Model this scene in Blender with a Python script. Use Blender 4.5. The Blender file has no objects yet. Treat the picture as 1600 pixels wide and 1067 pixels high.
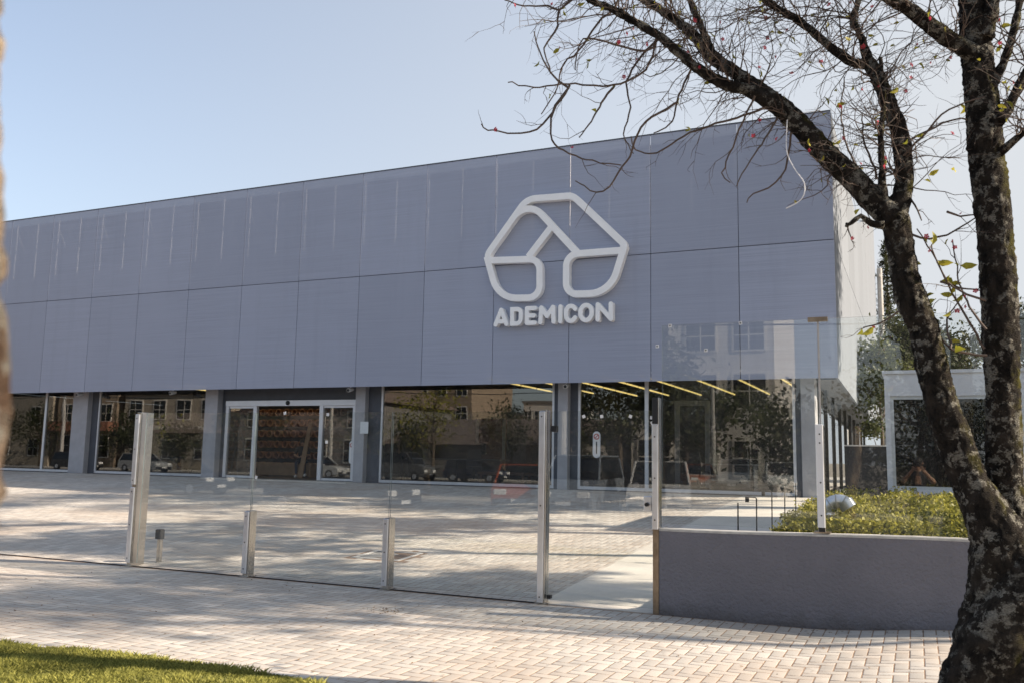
import bpy, bmesh, math, random
import numpy as np
from mathutils import Vector, Matrix, noise as mnoise

R_ = math.radians
random.seed(7); rng = np.random.default_rng(7)
scene = bpy.context.scene
COL = scene.collection

# ---------------------------------------------------------------- camera
FPX, CX, CY, H = 1390.0, 800.0, 533.5, 1.65
def _n(v): v = np.array(v, float); return v/np.linalg.norm(v)
def _pix(x, y): return np.array([(x-CX)/FPX, (y-CY)/FPX, 1.0])
_Yd = _n(_pix(1432, 725)); _Xd = -_pix(-2296, 657); _Xd = _n(_Xd-_Yd*_Xd.dot(_Yd)); _Zd = np.cross(_Xd, _Yd)
if _Zd[1] > 0: _Zd = -_Zd
RW = np.array([_Xd, _Yd, _Zd])                 # rows: world axes in image axes (right, down, forward)
O_ = np.array([0, 0, H])
def ray(x, y): return RW @ _pix(x, y)
def at(x, y, Y): d = ray(x, y); return O_+d*(Y/d[1])
def atz(x, y, z): d = ray(x, y); return O_+d*((z-H)/d[2])
def proj(P):
    v = RW.T @ (np.asarray(P, float)-O_); return CX+FPX*v[0]/v[2], CY+FPX*v[1]/v[2], v[2]
cam_d = bpy.data.cameras.new('camera'); cam = bpy.data.objects.new('camera', cam_d); COL.objects.link(cam)
cr, cd, cf = RW[:, 0], RW[:, 1], RW[:, 2]
cam.matrix_world = Matrix(((cr[0], -cd[0], -cf[0], 0), (cr[1], -cd[1], -cf[1], 0), (cr[2], -cd[2], -cf[2], H), (0, 0, 0, 1)))
cam_d.sensor_width = 36; cam_d.lens = 36*FPX/1600; cam_d.clip_end = 3000; cam_d.clip_start = 0.05
cam_d.dof.use_dof = True; cam_d.dof.focus_distance = 11.5; cam_d.dof.aperture_fstop = 2.8
scene.camera = cam

# ---------------------------------------------------------------- light
SUN = _n((1.5, 0.42, 0.92))
EL = math.asin(SUN[2]); AZ = math.atan2(SUN[0], SUN[1])
w = bpy.data.worlds.new('World'); scene.world = w; w.use_nodes = True
nt = w.node_tree; bg = nt.nodes['Background']
sky = nt.nodes.new('ShaderNodeTexSky'); sky.sky_type = 'NISHITA'; sky.sun_disc = False
sky.sun_elevation = EL; sky.sun_rotation = AZ; sky.altitude = 200; sky.air_density = 1.0; sky.dust_density = 2.5; sky.ozone_density = 1.0
hs_ = nt.nodes.new('ShaderNodeHueSaturation'); hs_.inputs['Saturation'].default_value = 0.88
nt.links.new(sky.outputs[0], hs_.inputs['Color']); tc = nt.nodes.new('ShaderNodeTexCoord'); sp = nt.nodes.new('ShaderNodeSeparateXYZ'); nt.links.new(tc.outputs['Generated'], sp.inputs[0])
dp = nt.nodes.new('ShaderNodeVectorMath'); dp.operation = 'DOT_PRODUCT'; nt.links.new(tc.outputs['Generated'], dp.inputs[0]); dp.inputs[1].default_value = tuple(SUN)
m1 = nt.nodes.new('ShaderNodeMath'); m1.operation = 'MULTIPLY_ADD'; m1.inputs[1].default_value = -1.1; m1.inputs[2].default_value = 0.97; nt.links.new(sp.outputs[2], m1.inputs[0])
mr = nt.nodes.new('ShaderNodeMath'); mr.operation = 'MULTIPLY_ADD'; mr.inputs[1].default_value = 0.95; nt.links.new(dp.outputs['Value'], mr.inputs[0]); nt.links.new(m1.outputs[0], mr.inputs[2]); mr.use_clamp = True
hz = nt.nodes.new('ShaderNodeMix'); hz.data_type = 'RGBA'; hz.inputs[7].default_value = (2.95, 3.08, 3.25, 1)      # pale haze low in the sky, all round
nt.links.new(mr.outputs[0], hz.inputs[0]); nt.links.new(hs_.outputs[0], hz.inputs[6]); nt.links.new(hz.outputs[2], bg.inputs[0]); bg.inputs[1].default_value = 0.110
sd = bpy.data.lights.new('sun', 'SUN'); sd.energy = 4.9; sd.angle = R_(0.6); sd.color = (1.0, 0.85, 0.68)
so = bpy.data.objects.new('sun', sd); COL.objects.link(so)
so.rotation_euler = Vector(-SUN).to_track_quat('-Z', 'Y').to_euler(); so.location = (30, 10, 30)
vs = scene.view_settings; vs.view_transform = 'Standard'; vs.look = 'None'; vs.gamma = 1; vs.exposure = 1.18; vs.use_curve_mapping = False
scene.cycles.max_bounces = 8; scene.cycles.transparent_max_bounces = 24; scene.cycles.glossy_bounces = 5
scene.cycles.caustics_reflective = False; scene.cycles.caustics_refractive = False
scene.cycles.use_denoising = True

# ---------------------------------------------------------------- materials
def node(t, typ, **kw):
    n = t.nodes.new(typ)
    for k, v in kw.items(): setattr(n, k, v)
    return n
def newmat(name):
    m = bpy.data.materials.new(name); m.use_nodes = True; t = m.node_tree
    b = t.nodes['Principled BSDF']; return m, t, b
def mixc(t, fac, a, b, blend='MIX'):
    n = node(t, 'ShaderNodeMix', data_type='RGBA', blend_type=blend)
    for i, v in ((0, fac), (6, a), (7, b)):
        if hasattr(v, 'is_output') or hasattr(v, 'links'): t.links.new(v, n.inputs[i])
        else: n.inputs[i].default_value = v if i == 0 else (*v[:3], 1)
    return n.outputs[2]
def noise_t(t, scale, detail=4, rough=0.55, vec=None, stretch=None, dist=0.0):
    n = node(t, 'ShaderNodeTexNoise'); n.inputs['Scale'].default_value = scale; n.inputs['Detail'].default_value = detail
    n.inputs['Roughness'].default_value = rough; n.inputs['Distortion'].default_value = dist
    g = node(t, 'ShaderNodeNewGeometry'); v = vec or g.outputs['Position']
    if stretch:
        mp = node(t, 'ShaderNodeMapping'); mp.inputs['Scale'].default_value = stretch; t.links.new(v, mp.inputs[0]); v = mp.outputs[0]
    t.links.new(v, n.inputs['Vector']); return n.outputs['Fac']
def ramp(t, fac, p0, p1, c0=(0, 0, 0), c1=(1, 1, 1)):
    r = node(t, 'ShaderNodeValToRGB'); r.color_ramp.elements[0].position = p0; r.color_ramp.elements[1].position = p1
    r.color_ramp.elements[0].color = (*c0, 1); r.color_ramp.elements[1].color = (*c1, 1)
    t.links.new(fac, r.inputs[0]); return r.outputs[0]
def bump(t, b, hgt, strength, dist):
    n = node(t, 'ShaderNodeBump'); n.inputs['Strength'].default_value = strength; n.inputs['Distance'].default_value = dist
    t.links.new(hgt, n.inputs['Height']); t.links.new(n.outputs[0], b.inputs['Normal'])
def mat(name, c, rough=0.6, metal=0.0, var=0.15, vscale=3.0, bmp=0.0, bscale=60, spec=None):
    m, t, b = newmat(name)
    b.inputs['Roughness'].default_value = rough; b.inputs['Metallic'].default_value = metal
    if spec is not None: b.inputs['Specular IOR Level'].default_value = spec
    if var:
        f = noise_t(t, vscale, 6)
        col = mixc(t, ramp(t, f, 0.3, 0.7), [x*(1-var) for x in c], [min(1, x*(1+var)) for x in c]); t.links.new(col, b.inputs['Base Color'])
        rr = node(t, 'ShaderNodeMapRange'); rr.inputs[3].default_value = max(0.02, rough*0.8); rr.inputs[4].default_value = min(1, rough*1.2)
        t.links.new(f, rr.inputs[0]); t.links.new(rr.outputs[0], b.inputs['Roughness'])
    else: b.inputs['Base Color'].default_value = (*c, 1)
    if bmp: bump(t, b, noise_t(t, bscale, 4), bmp, 0.01)
    return m
def glass(name, f0, tint, rough=0.0, grime=0.0, reflect=(1, 1, 1), wave=0.0):
    m, t, b = newmat(name); t.nodes.remove(b); out = t.nodes['Material Output']
    lw = node(t, 'ShaderNodeLayerWeight'); lw.inputs[0].default_value = 0.5
    p = node(t, 'ShaderNodeMath', operation='POWER'); p.inputs[1].default_value = 5; t.links.new(lw.outputs['Facing'], p.inputs[0])
    ma = node(t, 'ShaderNodeMath', operation='MULTIPLY_ADD'); ma.inputs[1].default_value = 1-f0; ma.inputs[2].default_value = f0; t.links.new(p.outputs[0], ma.inputs[0])
    tr = node(t, 'ShaderNodeBsdfTransparent'); tr.inputs[0].default_value = (*tint, 1)
    gl = node(t, 'ShaderNodeBsdfGlossy'); gl.inputs['Roughness'].default_value = rough; gl.inputs[0].default_value = (*reflect, 1)
    mx = node(t, 'ShaderNodeMixShader'); t.links.new(ma.outputs[0], mx.inputs[0]); t.links.new(tr.outputs[0], mx.inputs[1]); t.links.new(gl.outputs[0], mx.inputs[2])
    if wave:
        bn = node(t, 'ShaderNodeBump'); bn.inputs['Strength'].default_value = 1.0; bn.inputs['Distance'].default_value = wave; t.links.new(noise_t(t, 0.9, 1, 0.4), bn.inputs['Height']); t.links.new(bn.outputs[0], gl.inputs['Normal'])
    last = mx.outputs[0]
    if grime:
        df = node(t, 'ShaderNodeBsdfDiffuse'); df.inputs[0].default_value = (0.6, 0.6, 0.6, 1)
        f = noise_t(t, 1.3, 6, 0.7, stretch=(1, 1, 0.35)); mm = node(t, 'ShaderNodeMath', operation='MULTIPLY'); mm.inputs[1].default_value = grime
        t.links.new(ramp(t, f, 0.35, 0.75), mm.inputs[0])
        m2 = node(t, 'ShaderNodeMixShader'); t.links.new(mm.outputs[0], m2.inputs[0]); t.links.new(last, m2.inputs[1]); t.links.new(df.outputs[0], m2.inputs[2]); last = m2.outputs[0]
    t.links.new(last, out.inputs[0]); return m

def screen_mat(name, c, openness, spec=.35):
    m, t, b = newmat(name); out = t.nodes['Material Output']
    f = noise_t(t, 0.6, 5, 0.6, stretch=(1, 1, 0.35)); f2 = noise_t(t, 1.0, 2, 0.5, stretch=(0.6, 0.6, 70))
    col = mixc(t, ramp(t, f, 0.3, 0.7), [x*0.93 for x in c], [x*1.07 for x in c])
    col = mixc(t, ramp(t, f2, 0.35, 0.65), col, [x*1.12 for x in c])
    oi = node(t, 'ShaderNodeObjectInfo'); col = mixc(t, ramp(t, oi.outputs['Random'], 0, 1, (0, 0, 0), (0.5, 0.5, 0.5)), col, [x*0.86 for x in c])
    f4 = noise_t(t, 2.2, 4, 0.6, stretch=(1, 1, 0.08)); col = mixc(t, ramp(t, f4, 0.55, 0.8, (0, 0, 0), (0.35, 0.35, 0.35)), col, [x*0.8 for x in c])
    t.links.new(col, b.inputs['Base Color']); b.inputs['Roughness'].default_value = 0.5; b.inputs['Metallic'].default_value = 0.0
    b.inputs['Specular IOR Level'].default_value = spec
    tr = node(t, 'ShaderNodeBsdfTransparent'); mx = node(t, 'ShaderNodeMixShader'); mx.inputs[0].default_value = openness
    t.links.new(b.outputs[0], mx.inputs[1]); t.links.new(tr.outputs[0], mx.inputs[2]); t.links.new(mx.outputs[0], out.inputs[0]); return m

def paver_mat():
    m, t, b = newmat('paver_concrete')
    a = node(t, 'ShaderNodeAttribute', attribute_name='tint')
    f1 = noise_t(t, 0.55, 6, 0.6, dist=0.4); f2 = noise_t(t, 45, 5, 0.65); f3 = noise_t(t, 1.7, 7, 0.7, dist=0.6)
    col = mixc(t, a.outputs['Fac'], (0.42, 0.395, 0.362), (0.58, 0.55, 0.505))
    col = mixc(t, ramp(t, f1, 0.44, 0.70, (0, 0, 0), (0.55, 0.55, 0.55)), col, (0.40, 0.31, 0.235))       # sand and rust-coloured dirt
    col = mixc(t, ramp(t, f3, 0.56, 0.76, (0, 0, 0), (0.62, 0.62, 0.62)), col, (0.15, 0.135, 0.125))     # old oil and tyre stains
    col = mixc(t, ramp(t, f2, 0.3, 0.75, (0, 0, 0), (0.35, 0.35, 0.35)), col, (0.30, 0.28, 0.26))
    t.links.new(col, b.inputs['Base Color']); b.inputs['Roughness'].default_value = 0.85; b.inputs['Specular IOR Level'].default_value = 0.25
    bump(t, b, f2, 0.35, 0.004); return m

def bark_mat(name, moss=True, pale=False):
    m, t, b = newmat(name); g = node(t, 'ShaderNodeNewGeometry'); P = g.outputs['Position']
    f1 = noise_t(t, 5 if pale else 14, 8, 0.7, stretch=(1, 1, 0.55)); f2 = noise_t(t, 12, 8, 0.74, dist=0.25); f3 = noise_t(t, 4.2, 5, 0.6); f4 = noise_t(t, 70, 4, 0.6, stretch=(1, 1, 2.2))
    base = mixc(t, ramp(t, f1, 0.35, 0.68), (0.006, 0.006, 0.006), (0.060, 0.050, 0.041)) if not pale else mixc(t, ramp(t, f1, 0.35, 0.65), (0.10, 0.065, 0.045), (0.62, 0.50, 0.37))
    lic = ramp(t, f2, 0.515, 0.55); gate = ramp(t, f3, 0.42, 0.50); l2 = mixc(t, 1.0, lic, gate, 'MULTIPLY')
    lcol = mixc(t, ramp(t, f4, 0.35, 0.7), (0.10, 0.096, 0.08), (0.42, 0.405, 0.355))
    col = mixc(t, l2, base, lcol)
    if moss:
        sx = node(t, 'ShaderNodeSeparateXYZ'); t.links.new(g.outputs['Normal'], sx.inputs[0])
        mm = node(t, 'ShaderNodeMath', operation='MULTIPLY'); t.links.new(ramp(t, sx.outputs[0], 0.35, 0.95), mm.inputs[0]); t.links.new(ramp(t, noise_t(t, 5, 6, 0.7), 0.50, 0.62), mm.inputs[1])
        col = mixc(t, mm.outputs[0], col, (0.095, 0.088, 0.016))
    t.links.new(col, b.inputs['Base Color']); b.inputs['Roughness'].default_value = 0.95; b.inputs['Specular IOR Level'].default_value = 0.12
    ad = node(t, 'ShaderNodeMath', operation='ADD'); t.links.new(f1, ad.inputs[0]); t.links.new(f4, ad.inputs[1])
    bump(t, b, ad.outputs[0], 1.0, 0.05); return m

def leaf_mat(name, c0, c1, trans=0.35):
    m, t, b = newmat(name); out = t.nodes['Material Output']
    a = node(t, 'ShaderNodeAttribute', attribute_name='tint')
    col = mixc(t, a.outputs['Fac'], c0, c1); t.links.new(col, b.inputs['Base Color']); b.inputs['Roughness'].default_value = 0.55; b.inputs['Specular IOR Level'].default_value = 0.3
    tl = node(t, 'ShaderNodeBsdfTranslucent'); t.links.new(col, tl.inputs[0]); mx = node(t, 'ShaderNodeMixShader'); mx.inputs[0].default_value = trans
    t.links.new(b.outputs[0], mx.inputs[1]); t.links.new(tl.outputs[0], mx.inputs[2]); t.links.new(mx.outputs[0], out.inputs[0]); return m
def emit(name, c, s):
    m, t, b = newmat(name); b.inputs['Base Color'].default_value = (*c, 1); b.inputs['Emission Color'].default_value = (*c, 1); b.inputs['Emission Strength'].default_value = s; return m

M = dict(
 screen=screen_mat('perforated_screen', (0.345, 0.38, 0.485), 0.05),
 screen_white=screen_mat('pale_screen', (0.20, 0.22, 0.25), 0.0, 0.0),
 sign=mat('sign_white', (0.93, 0.935, 0.94), 0.5, var=0.04),
 col_grey=mat('column_plaster', (0.36, 0.37, 0.40), 0.8, var=0.10, bmp=0.2),
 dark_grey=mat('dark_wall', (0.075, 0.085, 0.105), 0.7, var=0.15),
 alu=mat('aluminium', (0.62, 0.65, 0.70), 0.38, 0.35, var=0.05),
 alu_bright=mat('aluminium_cover', (0.72, 0.74, 0.78), 0.30, 0.75, var=0.06, vscale=8),
 steel=mat('stainless_steel', (0.50, 0.475, 0.44), 0.22, 1.0, var=0.06, vscale=3),
 steel_brown=mat('stained_steel', (0.28, 0.22, 0.16), 0.35, 0.8, var=0.3, vscale=9),
 black=mat('black_metal', (0.02, 0.021, 0.024), 0.45, 0.3, var=0.1),
 white_plastic=mat('white_plastic', (0.78, 0.79, 0.80), 0.35, var=0.03),
 stucco=None, concrete=mat('smooth_concrete', (0.56, 0.53, 0.48), 0.8, var=0.10, vscale=1.6, bmp=0.15, bscale=40),
 cap=mat('cement_cap', (0.46, 0.45, 0.43), 0.85, var=0.2, vscale=9, bmp=0.3),
 sand=mat('joint_sand', (0.25, 0.17, 0.118), 0.95, var=0.35, vscale=6),
 soil=mat('soil', (0.055, 0.040, 0.028), 0.95, var=0.4, vscale=12, bmp=0.6, bscale=30),
 asphalt=mat('asphalt', (0.055, 0.055, 0.057), 0.85, var=0.25, vscale=4, bmp=0.4, bscale=120),
 earth=mat('earth', (0.17, 0.15, 0.12), 0.95, var=0.3, vscale=0.3),
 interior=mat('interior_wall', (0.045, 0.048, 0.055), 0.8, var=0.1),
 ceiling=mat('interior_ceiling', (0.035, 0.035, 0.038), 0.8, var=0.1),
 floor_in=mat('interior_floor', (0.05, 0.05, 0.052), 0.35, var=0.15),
 wood=mat('pale_wood', (0.36, 0.24, 0.14), 0.55, var=0.2, vscale=5), brown=mat('brown_tube', (0.30, 0.15, 0.085), 0.55, var=0.2, vscale=6),
 rust=mat('rust_red_board', (0.30, 0.09, 0.05), 0.6, var=0.25, vscale=4),
 fabric=mat('grey_fabric', (0.10, 0.105, 0.12), 0.9, var=0.2), fabric_l=mat('pale_fabric', (0.30, 0.31, 0.33), 0.9, var=0.2),
 lamp=emit('lamp_strip', (1.0, 0.70, 0.22), 1.1),
 fill_warm=emit('fill_warm', (1.0, 0.80, 0.55), 5.0),
 plaster=mat('guardhouse_plaster', (0.74, 0.75, 0.80), 0.75, var=0.06, bmp=0.15, bscale=80),
 paper=mat('paper', (0.72, 0.76, 0.80), 0.7, var=0.03), red=mat('red_paint', (0.42, 0.03, 0.03), 0.5, var=0.05),
 glass_win=glass('window_glass', 0.10, (0.62, 0.64, 0.66), 0.0, 0.02, wave=0.0009),
 glass_fence=glass('fence_glass', 0.055, (0.955, 0.97, 0.965), 0.0, 0.035), glass_edge=mat('glass_edge', (0.14, 0.18, 0.19), 0.15, var=0.0),
 glass_dark=glass('guardhouse_glass', 0.06, (0.10, 0.115, 0.13)),
 paver=paver_mat(), bark=bark_mat('bark'), bark_pale=bark_mat('pale_bark', False, True), bark_far=mat('far_bark', (0.11, 0.085, 0.062), 0.95, var=0.3, vscale=5),
 twig=mat('twig', (0.095, 0.070, 0.056), 0.85, var=0.35, vscale=9),
 leaf_y=leaf_mat('young_leaf', (0.16, 0.17, 0.02), (0.42, 0.38, 0.05)), petal=leaf_mat('red_petal', (0.45, 0.03, 0.06), (0.65, 0.08, 0.11)),
 leaf_d=leaf_mat('dark_leaf', (0.020, 0.028, 0.012), (0.075, 0.085, 0.030), 0.25), leaf_m=leaf_mat('mid_leaf', (0.035, 0.050, 0.015), (0.12, 0.13, 0.04), 0.3),
 leaf_r=leaf_mat('bronze_leaf', (0.07, 0.035, 0.02), (0.26, 0.17, 0.04), 0.35),
 leaf_g=leaf_mat('cover_leaf', (0.045, 0.056, 0.013), (0.42, 0.385, 0.065), 0.35), grass=leaf_mat('grass_blade', (0.085, 0.10, 0.022), (0.46, 0.44, 0.115), 0.3),
 skin=mat('skin', (0.42, 0.25, 0.17), 0.55, var=0.08), cloth_d=mat('dark_clothes', (0.025, 0.027, 0.034), 0.9, var=0.15), hair=mat('dark_hair', (0.015, 0.012, 0.01), 0.6, var=0.1),
 denim=mat('denim', (0.035, 0.045, 0.075), 0.9, var=0.15), cloth_g=mat('grey_shirt', (0.14, 0.14, 0.15), 0.9, var=0.15),
)
def _stucco():
    m, t, b = newmat('grey_stucco')
    f = noise_t(t, 1.2, 6, 0.6); f2 = noise_t(t, 30, 5, 0.6); f3 = noise_t(t, 2.5, 6, 0.7, stretch=(1, 1, 0.3))
    col = mixc(t, ramp(t, f, 0.3, 0.7), (0.165, 0.165, 0.190), (0.215, 0.212, 0.240)); col = mixc(t, ramp(t, f3, 0.62, 0.8, (0, 0, 0), (0.5, 0.5, 0.5)), col, (0.11, 0.118, 0.145))
    g = node(t, 'ShaderNodeNewGeometry'); sx = node(t, 'ShaderNodeSeparateXYZ'); t.links.new(g.outputs['Position'], sx.inputs[0])
    ad = node(t, 'ShaderNodeMath', operation='MULTIPLY_ADD'); ad.inputs[1].default_value = 0.35; t.links.new(noise_t(t, 7, 6, 0.7), ad.inputs[0]); t.links.new(sx.outputs[2], ad.inputs[2])
    col = mixc(t, ramp(t, ad.outputs[0], 0.17, 0.34, (0.6, 0.6, 0.6), (0, 0, 0)), col, (0.10, 0.092, 0.085))     # splashed dirt at the foot
    t.links.new(col, b.inputs['Base Color']); b.inputs['Roughness'].default_value = 0.75; b.inputs['Specular IOR Level'].default_value = 0.3; bump(t, b, f2, 1.0, 0.03); return m
M['stucco'] = _stucco(); M['screen_back'] = screen_mat('screen_back', (0.2, 0.21, 0.25), 0.88)

# ---------------------------------------------------------------- mesh helpers
class MB:
    def __init__(s): s.v = []; s.f = []; s.mi = []; s.cur = 0
    def face(s, idx): s.f.append(idx); s.mi.append(s.cur)
    def hexa(s, p):                              # 8 points: bottom 4 (ccw), top 4
        b = len(s.v); s.v += [tuple(q) for q in p]
        for q in ((3, 2, 1, 0), (4, 5, 6, 7), (0, 1, 5, 4), (1, 2, 6, 5), (2, 3, 7, 6), (3, 0, 4, 7)): s.face([b+i for i in q])
        return s
    def box(s, x0, x1, y0, y1, z0, z1):
        return s.hexa([(x0, y0, z0), (x1, y0, z0), (x1, y1, z0), (x0, y1, z0), (x0, y0, z1), (x1, y0, z1), (x1, y1, z1), (x0, y1, z1)])
    def bev(s, x0, x1, y0, y1, z0, z1, c=0.01):  # box with chamfered vertical and top edges
        p = [(x0+c, y0), (x1-c, y0), (x1, y0+c), (x1, y1-c), (x1-c, y1), (x0+c, y1), (x0, y1-c), (x0, y0+c)]
        q = [(x0+c, y0+c), (x1-c, y0+c), (x1-c, y0+c), (x1-c, y1-c), (x1-c, y1-c), (x0+c, y1-c), (x0+c, y1-c), (x0+c, y0+c)]
        b = len(s.v)
        for z, L in ((z0, p), (z1-c, p)): s.v += [(a, d, z) for a, d in L]
        m = [(p[i][0]+(((x0+x1)/2)-p[i][0])*0.0, p[i][1], z1) for i in range(8)]
        s.v += [((x0+x1)/2+(a-(x0+x1)/2)*(1-2*c/max(1e-6, x1-x0)), (y0+y1)/2+(d-(y0+y1)/2)*(1-2*c/max(1e-6, y1-y0)), z1) for a, d in p]
        for k in range(2):
            for i in range(8): j = (i+1) % 8; s.face([b+k*8+i, b+k*8+j, b+k*8+8+j, b+k*8+8+i])
        s.face([b+16+i for i in range(8)]); s.face([b+i for i in range(7, -1, -1)]); return s
    def tube(s, path, rad, n=8, cap=True, jitter=0.0):
        P = [Vector(p) for p in path]; rad = [rad]*len(P) if isinstance(rad, (int, float)) else rad
        T = [(P[min(i+1, len(P)-1)]-P[max(i-1, 0)]).normalized() for i in range(len(P))]
        u = T[0].orthogonal().normalized(); b = len(s.v)
        for i, p in enumerate(P):
            u = (u-T[i]*u.dot(T[i]));  u = u.normalized() if u.length > 1e-6 else T[i].orthogonal().normalized()
            w_ = T[i].cross(u)
            for k in range(n):
                a = 2*math.pi*k/n; rr = rad[i]*(1+jitter*(random.random()-.5)); q = p+(u*math.cos(a)+w_*math.sin(a))*rr; s.v.append((q.x, q.y, q.z))
        for i in range(len(P)-1):
            for k in range(n): k2 = (k+1) % n; s.face([b+i*n+k, b+i*n+k2, b+(i+1)*n+k2, b+(i+1)*n+k])
        if cap:
            s.face([b+k for k in range(n-1, -1, -1)]); e = b+(len(P)-1)*n; s.face([e+k for k in range(n)])
        return s
    def cyl(s, p0, p1, r, n=12, r2=None): return s.tube([p0, p1], [r, r if r2 is None else r2], n)
    def prism(s, poly, y0, y1):                  # polygon in XZ, extruded in Y
        b = len(s.v); n = len(poly)
        s.v += [(x, y0, z) for x, z in poly]+[(x, y1, z) for x, z in poly]
        s.face([b+i for i in range(n)]); s.face([b+n+i for i in range(n-1, -1, -1)])
        for i in range(n): j = (i+1) % n; s.face([b+i, b+n+i, b+n+j, b+j])
        return s
    def slab(s, poly, z0, z1):                   # polygon in XY extruded in Z (z may be callables)
        b = len(s.v); n = len(poly); f0 = z0 if callable(z0) else (lambda x, y: z0); f1 = z1 if callable(z1) else (lambda x, y: z1)
        s.v += [(x, y, f0(x, y)) for x, y in poly]+[(x, y, f1(x, y)) for x, y in poly]
        s.face([b+i for i in range(n-1, -1, -1)]); s.face([b+n+i for i in range(n)])
        for i in range(n): j = (i+1) % n; s.face([b+i, b+j, b+n+j, b+n+i])
        return s
    def build(s, name, material, parent=None, smooth=False, local=False):
        me = bpy.data.meshes.new(name); off = Vector((0, 0, 0))
        if parent is not None and not local:
            p = parent
            while p: off += p.location; p = p.parent
        me.from_pydata([(x-off.x, y-off.y, z-off.z) for x, y, z in s.v], [], s.f)
        for m_ in (material if isinstance(material, (list, tuple)) else [material]): me.materials.append(m_)
        if isinstance(material, (list, tuple)): me.polygons.foreach_set('material_index', s.mi)
        if smooth: me.polygons.foreach_set('use_smooth', [True]*len(me.polygons))
        me.update(); o = bpy.data.objects.new(name, me); COL.objects.link(o); o.parent = parent; return o
def npmesh(name, V, F, material, parent=None, tint=None, smooth=False):
    """V (n,3), F (m,k) constant k; tint per-vertex"""
    V = np.asarray(V, np.float32); F = np.asarray(F, np.int32); me = bpy.data.meshes.new(name); k = F.shape[1]
    if parent is not None:
        p = parent; off = Vector((0, 0, 0))
        while p: off += p.location; p = p.parent
        V = V-np.array(off, np.float32)
    me.vertices.add(len(V)); me.vertices.foreach_set('co', V.ravel()); me.loops.add(F.size); me.loops.foreach_set('vertex_index', F.ravel())
    me.polygons.add(len(F)); me.polygons.foreach_set('loop_start', np.arange(0, F.size, k, dtype=np.int32))
    if smooth: me.polygons.foreach_set('use_smooth', np.ones(len(F), bool))
    if tint is not None: a = me.attributes.new('tint', 'FLOAT', 'POINT'); a.data.foreach_set('value', np.asarray(tint, np.float32))
    me.materials.append(material); me.update(calc_edges=True); me.validate()
    o = bpy.data.objects.new(name, me); COL.objects.link(o); o.parent = parent; return o
def tag(o, label=None, cat=None, group=None, kind=None):
    for k, v in (('label', label), ('category', cat), ('group', group), ('kind', kind)):
        if v: o[k] = v
    return o
def thing(name, loc, label, cat, group=None):
    o = bpy.data.objects.new(name, None); COL.objects.link(o); o.location = loc; o.empty_display_size = 0.1; return tag(o, label, cat, group)
def link_copy(src, parent=None, name=None):
    c = src.copy(); COL.objects.link(c); c.parent = parent
    if name: c.name = name
    return c
def copy_tree(o, parent=None):
    c = link_copy(o, parent)
    for ch in list(o.children): copy_tree(ch, c)
    return c
def sstep(a, b, x): t = np.clip((x-a)/(b-a), 0, 1); return t*t*(3-2*t)

# ---------------------------------------------------------------- terrain
YF, YG, YFEN = 22.5, 23.3, 9.64
def zg(x, y):
    x = np.asarray(x, float); y = np.asarray(y, float)
    walk = 0.11*sstep(-1.1, 0.5, x)*sstep(10.2, 9.6, y)*sstep(-2.0, 0, y) if False else 0.11*sstep(-1.1, 0.5, x)*np.where(y < 9.75, 1, 0)
    s = np.clip((y-9.66)/(23.0-9.66), 0, 1)
    fore = 0.80*s+0.012*np.sin(x*0.7+y*0.35)*np.clip((-4.2-x)/2, 0, 1)*np.clip((y-10)/2, 0, 1)*np.clip((22-y)/2, 0, 1)+0.035*np.exp(-((y-13.2)/1.3)**2-((x+14)/5.5)**2)
    return np.where(y <= 9.66, np.where(y < -1.95, 0, walk), fore)
def grid_sheet(name, xs, ys, zoff, material, kind='structure', parent=None):
    X, Y = np.meshgrid(xs, ys, indexing='ij'); V = np.stack([X, Y, zg(X, Y)+zoff], -1).reshape(-1, 3); nx, ny = len(xs), len(ys)
    i, j = np.meshgrid(np.arange(nx-1), np.arange(ny-1), indexing='ij'); a = (i*ny+j).ravel()
    o = npmesh(name, V, np.stack([a, a+ny, a+ny+1, a+1], 1), material, parent, smooth=True); tag(o, kind=kind); return o
def edges(*spans):
    r = []
    for a, b, n in spans: r += list(np.linspace(a, b, n, endpoint=False))
    return np.array(r+[spans[-1][1]])
def grid_ground():
    xs = edges((-900, -120, 8), (-120, -40, 10), (-40, 6, 47), (6, 60, 12), (60, 900, 8)); ys = edges((-900, -60, 8), (-60, -2, 12), (-2, 9.6, 8), (9.6, 24, 15), (24, 100, 8), (100, 1500, 8))
    X, Y = np.meshgrid(xs, ys, indexing='ij'); Z = np.where(Y > 9.65, zg(X, np.clip(Y, 9.7, 23)), 0)-0.22
    V = np.stack([X, Y, Z], -1).reshape(-1, 3); nx, ny = len(xs), len(ys)
    i, j = np.meshgrid(np.arange(nx-1), np.arange(ny-1), indexing='ij'); a = (i*ny+j).ravel()
    tag(npmesh('ground', V, np.stack([a, a+ny, a+ny+1, a+1], 1), M['earth'], smooth=True), kind='structure')
grid_ground()
sidewalk = grid_sheet('sidewalk', edges((-40, -1.4, 90), (-1.4, .8, 30), (.8, 12, 14)), edges((-1.9, 9.4, 24), (9.4, 9.66, 2)), -0.0010, M['sand'])
forecourt = grid_sheet('forecourt', np.arange(-44, -3.8, 0.45), edges((9.661, 9.7, 1), (9.7, 23.0, 40)), -0.0016, M['sand'])
grid_sheet('paved_strip', np.arange(-3.5, 6.01, 0.5), edges((16.0, 23.0, 14), (23.01, 60, 10)), -0.03, M['concrete'])

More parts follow.
